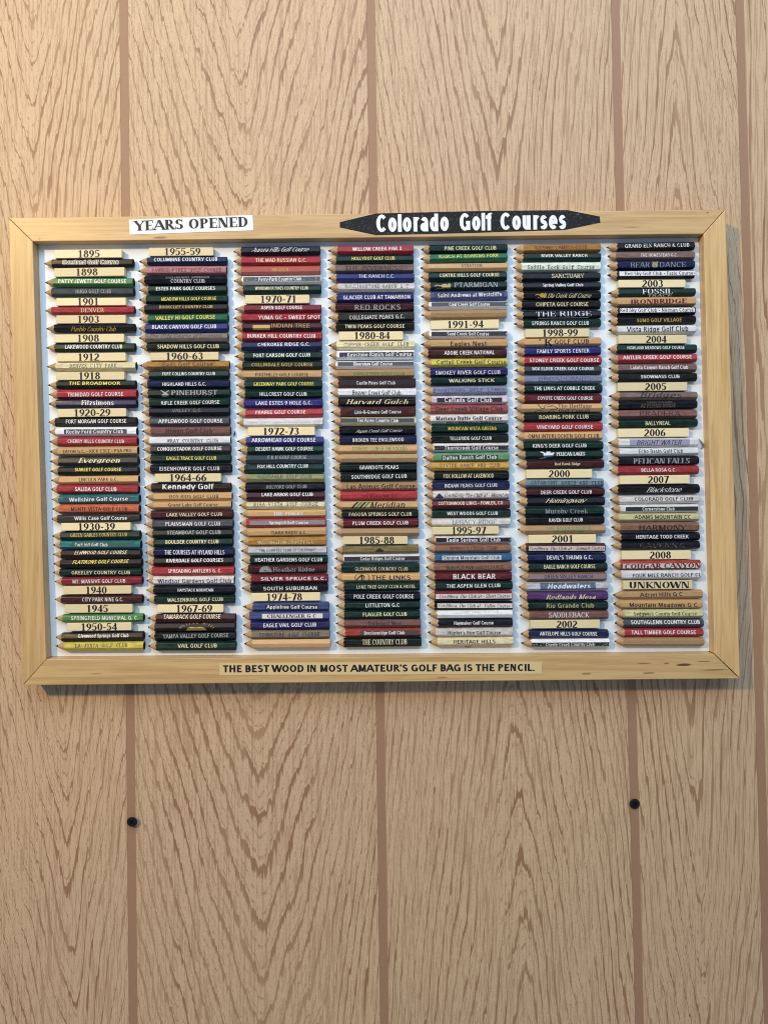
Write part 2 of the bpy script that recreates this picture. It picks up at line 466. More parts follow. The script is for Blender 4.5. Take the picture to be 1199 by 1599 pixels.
rail_h = wood('frame_pine_h', (0.68, 0.45, 0.20), (0.48, 0.28, 0.105), 12, 330, 'x', 0.36, 0.75, 0.85)
rail_b = wood('frame_pine_marked', (0.68, 0.45, 0.20), (0.48, 0.28, 0.105), 12, 330, 'x', 0.36, 0.75, 0.5,
              [(1067, 1038, 12, 2.4, 0.9), (1098, 1033, 11, 1.1, 0.6), (1005, 1036, 12, 1.2, 0.6), (1115, 1046, 22, 1.3, 0.6), (1040, 1036, 5, 1.6, 0.6), (1012, 1051, 10, 1.5, 0.6), (915, 1052, 9, 1.8, 0.55), (690, 1058, 8, 1.6, 0.45), (150, 1052, 10, 1.3, 0.35)])
rail_t = wood('frame_pine_top', (0.68, 0.45, 0.20), (0.48, 0.28, 0.105), 12, 330, 'x', 0.36, 0.75, 0.3,
              [(250, 371, 12, 2.2, 0.6), (62, 373, 3, 1.5, 0.5), (1104, 332, 2, 1.5, 0.6), (985, 355, 14, 1.3, 0.4)])
rail_v = wood('frame_pine_v', (0.68, 0.45, 0.20), (0.48, 0.28, 0.105), 12, 330, 'z', 0.36, 0.75)
tip_mat = wood('sharpened_cedar', (0.52, 0.325, 0.15), (0.30, 0.165, 0.07), 250, 2600, 'x', 0.6, 0.7)

a = NT('white_backing')
c = a.coords()
n = a.noise(c, 70, 4, 0.6); n2 = a.noise(c, 420, 3, 0.7); n3 = a.noise(c, 1500, 1, 0.5)
col = a.mix(a.ss(n, 0.45, 0.75, 0, 0.15), (0.80, 0.86, 0.90), (0.70, 0.76, 0.80))
col = a.mix(a.ss(n2, 0.70, 0.76, 0, 0.5), col, (0.38, 0.40, 0.44))
backing_mat = a.done(col, 0.5, 0.4, n3, 0.06, 0.0002)

def plain(name, col, rough=0.5, spec=0.5, var=0.12, sc_=900):
    a = NT(name)
    n = a.noise(a.coords(), sc_, 3, 0.6)
    return a.done(a.mix(n, [x * (1 - var) for x in col], [min(1, x * (1 + var)) for x in col]), rough, spec, n, 0.05, 0.0002)

paper_white = plain('paper_white', (0.83, 0.83, 0.82), 0.6, 0.3, 0.03)
paper_tan = plain('paper_tan', (0.68, 0.50, 0.25), 0.5, 0.3, 0.06)
ink = plain('black_ink', (0.012, 0.012, 0.012), 0.5, 0.3, 0.1)
white_ink = plain('white_ink', (0.85, 0.85, 0.84), 0.5, 0.3, 0.03)
lead_mat = plain('graphite', (0.03, 0.029, 0.03), 0.4, 0.5)
end_mat = plain('pencil_butt', (0.006, 0.005, 0.005), 0.7, 0.1)
tag_mat = wood('tag_cream', (0.82, 0.68, 0.40), (0.72, 0.57, 0.31), 60, 900, 'x', 0.55, 0.45)
a = NT('speckled_black_paper')
n = a.noise(a.coords(), 760, 3, 0.8); n2 = a.noise(a.coords(), 260, 3, 0.7)
col = a.mix(a.ss(n, 0.60, 0.69, 0, 0.6), (0.017, 0.017, 0.018), (0.36, 0.36, 0.37))
col = a.mix(a.ss(n2, 0.66, 0.72, 0, 0.8), col, (0.012, 0.012, 0.013))
black_paper = a.done(col, 0.55, 0.12)

_pm = {}
def paint(hexc):
    """scuffed glossy pencil paint"""
    if hexc in _pm: return _pm[hexc]
    base = lin(hexc)
    if min(base) < 0.35: base = tuple(x * 0.74 for x in base)
    a = NT('pencil_paint_' + hexc)
    c = a.coords(); r = a.rnd()
    v = a.vadd(c, a.comb(a.math('MULTIPLY', r, 9.0), r, 0.0))
    n1 = a.noise(a.vmul(v, (160, 700, 700)), 1, 3, 0.6)
    n2 = a.noise(a.vmul(v, (500, 2600, 2600)), 1, 2, 0.6)
    hi = [min(0.9, x * 1.22 + 0.008) for x in base]; lo = [x * 0.80 for x in base]
    col = a.mix(a.ss(n1, 0.3, 0.7), lo, hi)
    col = a.mix(a.ss(n2, 0.68, 0.78, 0, 0.4), col, [min(0.85, x * 1.5 + 0.07) for x in base])
    tone = a.ss(r, 0, 1, 0.82, 1.04)
    hs = a.n('ShaderNodeHueSaturation'); hs.inputs['Saturation'].default_value = 0.92; a.put(hs.inputs['Value'], tone); a.put(hs.inputs['Color'], col)
    _pm[hexc] = a.done(hs.outputs[0], a.ss(n1, 0.3, 0.7, 0.27, 0.40), 0.16, n1, 0.10, 0.0002)
    return _pm[hexc]
_wm = {}
def bare(hexc):
    if hexc not in _wm:
        b = lin(hexc)
        _wm[hexc] = wood('pencil_wood_' + hexc, b, [x * 0.62 for x in b], 130, 1900, 'x', 0.5, 0.65)
    return _wm[hexc]
_im = {}
def imprint(hexc, worn=0.25):
    """stamped foil or ink, rubbed away here and there"""
    key = (hexc, worn)
    if key in _im: return _im[key]
    a = NT('imprint_' + hexc)
    r = a.rnd()
    n = a.noise(a.vadd(a.coords(), a.comb(r, r, r)), 1300, 2, 0.7)
    b = lin(hexc)
    a.done(a.mix(n, [x * 0.85 for x in b], b), 0.4, 0.4)
    tr = a.n('ShaderNodeBsdfTransparent'); mx = a.n('ShaderNodeMixShader')
    a.put(mx.inputs[0], a.ss(a.math('SUBTRACT', n, a.math('MULTIPLY', a.rnd(), 0.22)), worn, worn + 0.12)); a.put(mx.inputs[1], tr.outputs[0]); a.put(mx.inputs[2], a.b.outputs[0])
    a.t.links.new(mx.outputs[0], a.t.nodes['Material Output'].inputs['Surface'])
    _im[key] = a.m
    return a.m

# ------------------------------------------------------------------ the framed display board
def flat_poly(bm, pts, h0, h1, mi=0):
    """prism over photo-pixel points measured at height h1; stands from h0 to h1"""
    top = [bm.verts.new((W(x, y, h1)[0], -h1, W(x, y, h1)[1])) for x, y in pts]
    bot = [bm.verts.new((v.co.x, -h0, v.co.z)) for v in top]
    n = len(pts)
    fs = [bm.faces.new(top), bm.faces.new(bot[::-1])]
    for i in range(n): fs.append(bm.faces.new((top[i], bot[i], bot[(i + 1) % n], top[(i + 1) % n])))
    for f in fs: f.material_index = mi
    return fs

O = [(13.5, 340), (1132, 327), (1154.5, 1059.5), (36.5, 1070)]
I = [(51.5, 377), (1098, 365), (1115, 1021.5), (72.5, 1029.5)]
bx, bz = W(599.5, 700)
board = bpy.data.objects.new('display_frame', None)
board.location = (bx, -HB, bz)
C.objects.link(board)
tag(board, 'light pine picture frame with white backing holding seven columns of pencils', 'picture frame')
def under(o, parent, base=None):
    o.parent = parent
    o.matrix_parent_inverse.identity()
    b = base if base is not None else parent.location
    o.data.transform(__import__('mathutils').Matrix.Translation(-Vector(b)))
def lerp(p, q, f): return (p[0] + (q[0] - p[0]) * f, p[1] + (q[1] - p[1]) * f)
gaps = {0: (0.5, 1.0), 1: (1.0, 1.8), 2: (1.8, 0.7), 3: (0.7, 0.5)}
for i in range(4):
    j = (i + 1) % 4
    bm = bmesh.new()
    ga, gb = gaps[i][0] * 0.5 / 1000, gaps[i][1] * 0.5 / 700
    pts = [lerp(O[i], O[j], ga), lerp(O[i], O[j], 1 - gb), lerp(I[i], I[j], 1 - gb * 0.8), lerp(I[i], I[j], ga * 0.8)]
    flat_poly(bm, pts, 0.0, HF)
    bmesh.ops.recalc_face_normals(bm, faces=bm.faces)
    bmesh.ops.bevel(bm, geom=list(bm.edges), offset=0.0005, segments=2, affect='EDGES', profile=0.6)
    o = bm_obj('rail', bm, [(rail_t, rail_v, rail_b, rail_v)[i]], None, False)
    under(o, board)
bm = bmesh.new()
pts = [(W(x, y, HF)[0], W(x, y, HF)[1]) for x, y in I]
top = [bm.verts.new((x, -HB, z)) for x, z in pts]; bot = [bm.verts.new((x, -HB + 0.005, z)) for x, z in pts]
bm.faces.new(top); bm.faces.new(bot[::-1])
for i in range(4): bm.faces.new((top[i], bot[i], bot[(i + 1) % 4], top[(i + 1) % 4]))
for v in bm.verts:
    v.co.x += 0.00012 * (1 if v.co.x < bx else -1); v.co.z += 0.00012 * (-1 if v.co.z > bz else 1)
bmesh.ops.recalc_face_normals(bm, faces=bm.faces)
under(bm_obj('backing', bm, [backing_mat]), board)

def letter(bm, polys, mi, fn):
    for p in polys:
        try:
            f = bm.faces.new([bm.verts.new(fn(x, y, k)) for x, y, k in p]); f.material_index = mi
        except ValueError: pass

def strip_label(name, outline, mat, inkmat, lines, label, skirt=0.00025):
    bm = bmesh.new()
    h = HF + skirt
    flat_poly(bm, outline, HF + 0.00002, h)
    bmesh.ops.recalc_face_normals(bm, faces=bm.faces)
    for (txt, sty, xa, xb, yl, yr, cap) in lines:
        sl = (yr - yl) / (xb - xa)
        ps = text_polys(txt, sty, xa, xb, cap, 0)
        def fn(x, y, k):
            X, Z = W(x + sl * y, (yl + sl * (x - xa)) - (y - cap / 2), h)
            return (X, -h - 0.00004 - k * 4e-6, Z)
        letter(bm, ps, 1, fn)
    o = bm_obj(name, bm, [mat, inkmat])
    under(o, board)
    o['label'] = label
strip_label('paper_label', [(201.6, 343), (394.6, 335.6), (396.2, 359.6), (203, 366.4)], paper_white, ink,
            [('YEARS OPENED', 'F', 209.2, 387.2, 352.8, 346.2, 15.6)], 'white paper strip lettered YEARS OPENED')
strip_label('title_label', [(530.6, 346.8), (587, 333.3), (740, 329.6), (885, 328), (936, 338), (936.8, 347.5), (881.6, 358.8), (735, 363.5), (587, 367), (530.6, 355)], black_paper, white_ink,
            [('Colorado', 'I', 587.7, 700.7, 348.8, 347.0, 27.5), ('Golf', 'I', 717.6, 769, 346.6, 346.0, 27.5), ('Courses', 'I', 781, 883.5, 345.6, 344.2, 27.2)],
            'black pencil-shaped title strip with bold white lettering')
strip_label('motto_label', [(343, 1035), (600, 1034.2), (846, 1033.6), (845, 1052), (600, 1053.4), (343, 1054)], paper_tan, ink,
            [("THE BEST WOOD IN MOST AMATEUR'S GOLF BAG IS THE PENCIL.", 'M', 348.4, 834.7, 1044.4, 1042.2, 11.2)], 'tan strip with a bold black motto')

# ------------------------------------------------------------------ pencils and year tags, column by column
ZK = 1199 / 160.0
COL = {  # body colours: hex and everyday name
 'K': ('1d1a1b', 'black'), 'Kb': ('2a1d1c', 'brownish black'), 'Kn': ('1b1c28', 'blue-black'), 'k': ('45423f', 'charcoal grey'), 'kg': ('37444a', 'slate green'),
 'G': ('14352d', 'dark green'), 'Gb': ('18241f', 'blackish green'), 'g': ('1f6f4c', 'mid green'), 'L': ('52924a', 'bright green'), 'La': ('6ea673', 'pale green'),
 'R': ('bb2230', 'red'), 'Rm': ('8e2030', 'dark red'), 'r': ('4c2026', 'maroon'), 'rr': ('701c2c', 'wine red'), 'O': ('d4642e', 'orange'), 'Or': ('bc3a2a', 'orange-red'),
 'B': ('1b2452', 'navy blue'), 'b': ('222e7c', 'royal blue'), 'bp': ('343088', 'violet blue'), 'sb': ('4c5690', 'slate blue'), 'cb': ('2c6c9c', 'sea blue'),
 'N': ('d2a874', 'bare wood'), 'Nd': ('b08c62', 'brown bare wood'), 'W': ('f0eeec', 'white'), 'Wd': ('d6cec6', 'off-white'), 'C': ('e8d4a4', 'cream'), 'Y': ('e0cf48', 'yellow'),
 'Yl': ('dfd898', 'pale yellow'), 'y': ('bb8428', 'mustard'), 'ym': ('dba42e', 'golden yellow'), 'T': ('287e80', 'teal'), 'P': ('d28a8e', 'pink'), 't': ('8a6e66', 'taupe'),
 'tr': ('90605a', 'dusty rose brown'), 'tb': ('a07056', 'reddish brown'), 'tg': ('9c8c7c', 'beige grey'), 'p': ('58366e', 'purple'), 'S': ('8890ac', 'silver blue'), 'gy': ('58585e', 'grey'),
 'ol': ('9c9c64', 'olive'), 'sa': ('b2524c', 'salmon red'), 'mo': ('8c7a4c', 'dull gold'), 'te': ('7c969e', 'grey-blue'), 'lg': ('d8e2cc', 'pale mint'), 'm': ('b45a4e', 'reddish wood'),
 'br': ('5c2e2a', 'brick brown'), 'wp': ('e4d2da', 'pinkish white'), 'sv': ('b4b2b4', 'silver'), 'vi': ('2a2668', 'indigo')}
BARE = ('N', 'Nd', 'm')
TC = {'w': ('ece9e6', 'white'), 'y': ('e3d24e', 'yellow'), 'c': ('e6dab0', 'cream'), 'k': ('1c1a1a', 'black'), 'a': ('9c9c9c', 'grey'), 'g': ('c2a04c', 'gold'),
      'n': ('3c8a50', 'green'), 'd': ('2a2627', 'dark grey'), 'r': ('6c2024', 'dark red'), 'v': ('5a4c72', 'mauve'), 'u': ('3c7c98', 'blue'), 'x': ('7c6a5c', 'faint brown'),
      'b': ('26305e', 'navy'), 'z': ('c8bfae', 'faint grey'), 'o': ('a8a070', 'olive')}
STN = {'c': 'bold capitals', 's': 'lettering', 'l': 'thin lettering', 'i': 'slanted lettering', 'j': 'slanted lettering', 'f': 'serif lettering', 'F': 'bold serif lettering',
       'q': 'fine serif lettering', 'e': 'bold italics', 'E': 'italics', 'm': 'typewriter lettering', 'h': 'script lettering'}
ORD = ['', 'first', 'second', 'third', 'fourth', 'fifth', 'sixth', 'seventh', 'eighth', 'ninth', 'tenth', 'eleventh', 'twelfth', 'thirteenth', 'fourteenth', 'fifteenth',
       'sixteenth', 'seventeenth', 'eighteenth', 'nineteenth', 'twentieth', 'twenty-first']
# block: origin x, y; tip x at its top and bottom; butt x at its top and bottom (in 7.494x zoom units)
# T yc x0 x1 text t0 t1 | P yc ty body ink style t0 t1 text [extras]
DATA = [
(1, 60, 380, 55, 105, 1100, 1142, """
T 122 195 978 1895 470 720
P 235 217 Kb k s 285 940 Overland Golf Course|h=58|glow=1
T 335 190 1010 1898 445 697
P 460 443 L w c 238 1030 PATTY JEWETT GOLF COURSE
P 573 562 kg a s 440 850 HUGO GOLF CLUB
T 682 212 1025 1901 462 700
P 785 778 R c q 497 772 DENVER|h=50
T 888 212 1025 1903 462 713
P 997 1002 K g h 380 912 Pueblo Country Club|h=52
T 1110 190 1005 1908 460 713
P 1220 1208 G w c 315 985 LAKEWOOD COUNTRY CLUB
T 1330 218 1025 1912 468 718
P 1440 1430 C d m 368 918 DENVER CITY PARK
T 1550 210 1010 1918 478 725
"""),
(1, 60, 590, 102, 155, 1142, 1180, """
P 82 62 Gb y c 360 965 THE BROADMOOR|h=38
P 192 193 R w c 345 998 TRINIDAD GOLF COURSE
P 303 290 B w f 508 885 Fitzsimons|h=60|u=343,610,815,GOLF CLUB,a,22
T 408 225 1030 1920-29 422 848
P 515 508 K w s 325 1032 FORT MORGAN GOLF COURSE
P 630 628 W w c 330 995 Rocky Ford Country Club|b=302,1037,45484e
P 745 742 R w s 345 1003 CHERRY HILLS COUNTRY CLUB|h=40
P 858 857 N d s 290 1090 EATON G.C. - RICK COLE - PGA PRO|h=40
P 975 965 k c e 470 960 Evergreen|h=60
P 1090 1072 Gb y c 430 972 SUNSET GOLF COURSE|h=40
P 1193 1190 N d s 478 930 LINCOLN PARK G.C.|h=42
P 1305 1303 R w c 432 918 SALIDA GOLF CLUB|u=1348,390,990,HEART OF THE ROCKIES,r,20
P 1418 1420 T w c 360 1050 Wellshire Golf Course|b=290,1080,45525c
P 1532 1537 O d s 385 1045 MONTE VISTA GOLF CLUB
"""),
(1, 70, 810, 75, 135, 1115, 1165, """
P -5 -5 k w c 345 962 Willis Case Golf Course|h=42
T 93 195 1005 1930-39 395 825
P 195 188 G g s 305 965 GREEN GABLES COUNTRY CLUB|h=42
P 305 303 T w s 357 738 Park Hill Golf Club|b=320,1060,2a5454|h=40
P 412 395 Kb c i 350 968 ELMWOOD GOLF COURSE|h=40
P 520 503 Kb y i 330 985 FLATIRONS GOLF COURSE|h=40
P 625 632 G c s 315 998 GREELEY COUNTRY CLUB|h=40
P 728 733 Rm w s 327 945 MT. MASSIVE GOLF CLUB|h=42
T 835 220 1015 1940 485 728
P 940 945 r w s 440 920 CITY PARK NINE G.C.|h=44
T 1052 235 1030 1945 495 742
P 1160 1163 L w c 310 1095 SPRINGFIELD MUNICIPAL G. C.|h=44
T 1265 262 1015 1950-54 430 850
P 1375 1368 Kb w s 395 985 Glenwood Springs Golf Club|h=40
P 1485 1483 Y d m 358 970 LA JUNTA GOLF CLUB|h=42
"""),
(2, 210, 380, 38, 62, 1072, 1108, """
T 97 172 925 1955-59 355 775
P 212 187 B w s 232 973 COLUMBINE COUNTRY CLUB|h=44
P 322 312 P r m 205 1018 PAWNEE PINES GOLF COURSE|h=40
P 437 442 Kn w f 428 825 COUNTRY CLUB|h=40|u=397,370,878,COLORADO SPRINGS,a,30
P 547 527 G w c 255 945 ESTES PARK GOLF COURSES|h=42
P 658 647 G y c 318 958 MEADOW HILLS GOLF COURSE|h=38
P 770 743 Kb g s 295 918 BOOKCLIFF COUNTRY CLUB|h=36
P 880 867 g y c 245 945 VALLEY HI GOLF COURSE
P 993 975 b w s 210 960 BLACK CANYON GOLF CLUB|h=46
P 1105 1080 tg d j 188 1030 The Olde Course at Loveland|h=46
P 1213 1205 Gb c c 272 990 SHADOW HILLS GOLF CLUB|h=46
T 1320 185 985 1960-63 373 803
P 1425 1412 y d s 330 918 Eads Golf Course|h=54
P 1540 1525 G w s 328 945 FORT COLLINS COUNTRY CLUB|h=38
"""),
(2, 210, 590, 62, 120, 1108, 1140, """
P 75 72 B w c 330 840 HIGHLAND HILLS G.C.|h=40
P 183 172 G a f 432 970 PINEHURST|h=56|u=220,480,935,COUNTRY CLUB,a,18|logo=pine,300,410
P 292 290 G w c 315 997 RIFLE CREEK GOLF COURSE|h=42
P 400 380 Kn x s 440 795 VALLEY G.C.|h=40
P 513 505 gy w c 280 1033 APPLEWOOD GOLF COURSE|h=44
P 622 620 tr d s 370 912 Hiwan Golf Club|h=58
P 735 735 W d m 383 978 WRAY COUNTRY CLUB|h=42
P 838 828 k w c 270 1022 CONQUISTADOR GOLF COURSE|h=42
P 948 940 G y c 378 960 EAGLE TRACE GOLF CLUB|h=40
P 1065 1062 Kn w s 297 997 EISENHOWER GOLF CLUB|h=44
T 1168 240 1015 1964-66 413 845
P 1280 1272 Kb w c 330 932 Kennedy Golf|h=74
P 1388 1388 N d s 412 982 DOS RIOS GOLF CLUB|h=40
P 1488 1485 N d s 398 975 Grand Lake Golf Course|h=40
"""),
(2, 215, 810, 72, 125, 1110, 1155, """
P -49 -49 r c c 341 990 LAKE VALLEY GOLF CLUB|h=40
P 62 60 gy w s 328 968 PLAINSMAN GOLF CLUB
P 172 160 Gb a c 347 975 STEAMBOAT GOLF CLUB|h=44
P 278 270 G c c 330 950 BOULDER COUNTRY CLUB|h=42
P 393 393 B w s 317 1018 THE COURSES AT HYLAND HILLS|h=52
P 500 488 Kb w c 338 1002 RIVERDALE GOLF COURSES|h=40
P 610 610 R w c 357 983 SPREADING ANTLERS G. C.|h=42
P 720 728 Wd b s 235 1097 Windsor Gardens Golf Club|h=52
P 832 835 Kn w c 470 888 HAYSTACK MOUNTAIN|h=34|u=875,565,835,GOLF COURSE,x,16
P 945 948 G c c 347 1000 WALSENBURG GOLF CLUB|h=40
T 1052 232 1005 1967-69 455 875
P 1160 1145 r c c 305 972 TAMARACK GOLF COURSE|h=48
P 1262 1250 Kb g f 500 560 |logo=arch,482,905
P 1370 1370 Gb a s 297 1065 YAMPA VALLEY GOLF COURSE|h=46
P 1485 1485 G c s 470 930 VAIL GOLF CLUB|h=44
"""),
(3, 355, 375, 65, 85, 1088, 1105, """
P 130 110 Kn w h 285 955 Aurora Hills Golf Course|h=52
P 245 232 R c c 330 928 THE MAD RUSSIAN G.C.|h=42
P 355 342 m g s 523 722 MEEKER|h=40|line=372,515,722
P 472 455 W w s 368 868 Perry Park Country Club|h=42|b=190,1088,3c484c
P 585 562 G c c 325 945 WOODMOOR PINES COUNTRY CLUB|h=38
T 690 210 962 1970-71 390 800
P 805 787 Rm w c 393 875 ASPEN GOLF COURSE|h=42
P 910 903 R w s 360 1088 YUMA GC - SWEET SPOT|h=44
P 1020 1000 r g l 520 965 INDIAN TREE|h=46|logo=plate,300,500
P 1132 1120 R w s 237 1032 BUNKER HILL COUNTRY CLUB|h=44
P 1245 1220 B w s 357 965 CHEROKEE RIDGE G.C.|h=42
P 1358 1345 G w c 305 970 FORT CARSON GOLF CLUB|h=44
P 1468 1455 Gb g s 285 1000 COLLINDALE GOLF COURSE|h=42
P 1575 1572 N d s 330 948 FOOTHILLS GOLF COURSE|h=42
"""),
(3, 355, 588, 85, 130, 1100, 1145, """
P 97 85 G y s 308 1012 GREENWAY PARK GOLF COURSE|h=42
P 205 205 G w c 380 930 HILLCREST GOLF CLUB|h=42
P 315 308 bp w s 335 990 LAKE ESTES 9 HOLE G.C.|h=44
P 430 415 R w s 330 915 PRAIRIE GOLF COURSE|h=42
P 537 535 W z m 240 1090 ~~~~ ~~~~ ~~~ ~~~~~ ~~~~ ~~~|h=34
T 640 240 1025 1972-73 420 838
P 755 742 bp w s 285 1033 ARROWHEAD GOLF COURSE|h=48
P 860 845 G w s 335 1002 DESERT HAWK GOLF COURSE|h=44
P 970 945 kg a s 475 928 F & H GOLF COURSE|h=40
P 1080 1052 G w c 353 945 FOX HILL COUNTRY CLUB|h=42
P 1187 1168 ol d m 347 990 GLENEAGLE GOLF CLUB|h=42
P 1295 1290 Kn a s 458 930 HOLYOKE GOLF CLUB|h=40
P 1402 1380 r w c 405 1002 LAKE ARBOR GOLF CLUB|h=40
P 1505 1492 C d m 307 1060 MIRA VISTA GOLF COURSE|h=44
"""),
(3, 360, 801, 100, 150, 1112, 1165, """
P 5 10 N w F 500 860 THE PINERY|h=40
P 115 113 Or w c 455 908 Springhill Golf Course|h=36|b=225,1105,8c868c
P 222 232 N d s 475 895 TIARA RADO G.C.|h=38
P 330 343 y c s 315 985 WASHINGTON COUNTY G.C.|h=40
P 440 435 sv d s 338 998 THE COUNTRY CLUB OF COLORADO|h=34
P 548 548 G w c 288 1075 HEATHER GARDENS GOLF CLUB|h=42
P 655 662 r a f 497 985 Heather Ridge|h=56|logo=dome,335,485
P 768 770 Rm w c 355 1120 SILVER SPRUCE G.C.|h=38
P 875 883 Kn w s 385 1010 SOUTH SUBURBAN|h=42
T 983 245 1050 1974-78 425 838
P 1093 1100 sb w s 422 1015 Appletree Golf Course|h=44|b=405,1025,2c2c34
P 1203 1207 sb k F 432 1005 CHALLENGER G C|h=40|b=370,1078,e4dcd6
P 1312 1312 vi w s 385 1003 EAGLE VAIL GOLF CLUB|h=44
P 1418 1422 tg d m 333 1042 SIGNATURE GOLF COURSE|h=42
P 1525 1525 N d s 0 0 
"""),
(4, 500, 375, 75, 98, 1092, 1105, """
P 120 100 R w s 375 950 WILLOW CREEK PAR 3|h=42
P 230 210 G y s 370 872 HOLLYDOT GOLF CLUB|h=40
P 335 325 t d q 290 960 THE INVERNESS|h=50
P 443 420 b w l 450 868 THE RANCH C.C.|h=40
P 558 540 Wd d m 290 1030 ROLLINGSTONE RANCH G C|h=42
P 678 667 b w c 270 1052 GLACIER CLUB AT TAMARRON|h=44
P 790 785 r a s 405 940 RED ROCKS|h=62|u=812,500,850,Country Club,a,24
P 900 900 k w s 342 982 COLLEGIATE PEAKS G.C.|h=44
P 1015 1008 K c c 290 985 TWIN PEAKS GOLF COURSE|h=42
T 1117 217 970 1980-84 400 815
P 1230 1218 C d m 278 1035 COPPER CREEK GOLF CLUB|h=42
P 1345 1337 W w c 318 1068 Keystone Ranch Golf Course|h=46|b=225,1095,2e2e36
P 1460 1445 W w s 388 845 Riverview Golf Course|h=42|b=205,1095,3e4246
P 1560 1560 Nd n c 390 985 SINGLETREE GOLF CLUB|h=38
"""),
(4, 505, 588, 68, 110, 1078, 1105, """
P 78 72 r w c 388 838 Castle Pines Golf Club|h=42|b=210,1070,24222c
P 190 188 W d s 342 918 Beaver Creek Golf Club.|h=56
P 298 293 Kb c e 262 992 Harvard Gulch|h=60
P 412 415 br w c 368 908 Link-N-Greens Golf Course|h=40|b=325,935,2c2c36
P 525 512 C w s 398 878 Fox Acres Country Club|h=42|b=200,1062,2c3232
P 632 635 K w h 375 920 Aspen Creek Golf Course|h=36
P 740 740 B w s 343 940 BROKEN TEE ENGLEWOOD|h=42
P 850 842 N n s 340 980 COUNTRY CLUB OF THE ROCKIES|h=46
P 955 930 Nd o s 245 1045 THE CLUB AT CRESTED BUTTE|h=46
P 1065 1062 Gb w s 422 880 GRANDOTE PEAKS|h=44|u=1108,510,800,GOLF CLUB,x,26
P 1172 1170 Gb w s 328 975 SOUTHRIDGE GOLF CLUB|h=46
P 1285 1285 Nd d s 275 1072 Las Animas Golf Course|h=58
P 1393 1400 R r s 440 880 THE MEADOWS G.C.|h=40
P 1505 1500 N k E 537 955 Meridian|h=78|logo=swoosh,320,510
"""),
(4, 510, 801, 70, 105, 1072, 1105, """
P 12 15 Gb c c 262 995 PAGOSA SPRINGS GOLF CLUB|h=42
P 118 118 rr w c 305 955 PLUM CREEK GOLF CLUB|h=42
P 222 222 Nd d s 0 0 
T 320 190 950 1985-88 382 790
P 425 425 mo k s 0 0 |logo=trees,500,740
P 530 535 W w s 395 912 Cedar Ridges Golf Course|h=40|b=205,1085,3c3636
P 640 655 G c s 332 950 GLENMOOR COUNTRY CLUB|h=40
P 750 757 N d s 525 982 THE LINKS|h=52|logo=links,325,508
P 860 865 G c s 350 1040 LONE TREE GOLF CLUB & HOTEL|h=36
P 975 978 Kn w s 320 1018 POLE CREEK GOLF COURSE|h=48
P 1080 1080 G w s 455 850 LITTLETON G.C|h=44
P 1188 1187 G c c 425 938 FLAGLER GOLF CLUB|h=42
P 1290 1288 tr k f 490 868 Battlement Mesa|h=44
P 1398 1403 Or w c 440 912 Breckenridge Golf Club|h=40|b=395,1088,4c4648
P 1510 1510 Gb c f 418 938 THE COUNTRY CLUB|h=62
"""),
(5, 645, 375, 75, 90, 1095, 1100, """
P 105 92 G c s 367 970 PINE CREEK GOLF CLUB|h=44
P 213 185 g y c 303 1002 RANCH AT ROARING FORK|h=42
P 322 297 N d s 565 805 STRATTON|h=38
P 430 408 G c s 308 1005 CENTRE HILLS GOLF COURSE|h=42
P 540 522 G a f 480 990 PTARMIGAN|h=60|logo=bird,250,445
P 655 640 sb w c 288 1035 Saint Andrews at Westcliffe|h=48|b=245,1065,2c2c44
P 768 748 W w c 420 895 Coal Creek Golf Course|h=40|b=215,1098,36383c
P 872 872 Nd d s 0 0 
T 985 205 1005 1991-94 402 822
P 1103 1095 W w c 398 885 Sand Creek Golf Course|h=42|b=215,1098,38343a
P 1215 1212 N k s 437 858 Eagles Nest|h=54
P 1325 1315 r w c 362 950 ADOBE CREEK NATIONAL|h=46|u=1367,497,832,GOLF COURSE,o,26
P 1437 1425 Y d s 275 1090 Cattail Creek Golf Course|h=54
P 1545 1548 vi w s 262 1018 SMOKEY RIVER GOLF CLUB|h=44
"""),
(5, 650, 588, 52, 88, 1060, 1095, """
P 52 45 G c s 378 915 WALKING STICK|h=40
P 165 158 S v m 195 1030 BOOMERANG GOLF LINKS|h=44
P 275 273 wp w c 330 885 Cattails Golf Club|h=52|b=240,1003,32323c
P 382 378 sa d s 230 1015 Deer Creek Village Club|h=60
P 495 487 Wd k F 228 1000 Mariana Butte Golf Course|h=46|u=545,345,880,701 Clubhouse Drive,k,30
P 608 608 G y s 372 935 MOUNTAIN VISTA GREENS|h=40
P 722 722 Gb w c 390 878 TELLURIDE GOLF CLUB|h=40
P 830 833 Wd w c 328 957 Thorncreek Golf Course|h=46|b=210,1080,282a34
P 942 945 La w c 312 938 Dalton Ranch Golf Club|h=46|b=297,955,36424c
P 1050 1038 ym d m 275 978 DIVIDE RANCH AND CLUB|h=42
P 1160 1162 Gb c s 317 903 FOX HOLLOW AT LAKEWOOD|h=48
P 1275 1275 B w s 330 945 INDIAN PEAKS GOLF CLUB|h=42
P 1385 1390 Wd d E 330 1080 Cordillera, The Club at - Mountain|h=46|logo=diamond,215,322
P 1495 1480 rr c c 257 1010 COTTONWOOD LINKS - FOWLER, CO|h=38
"""),
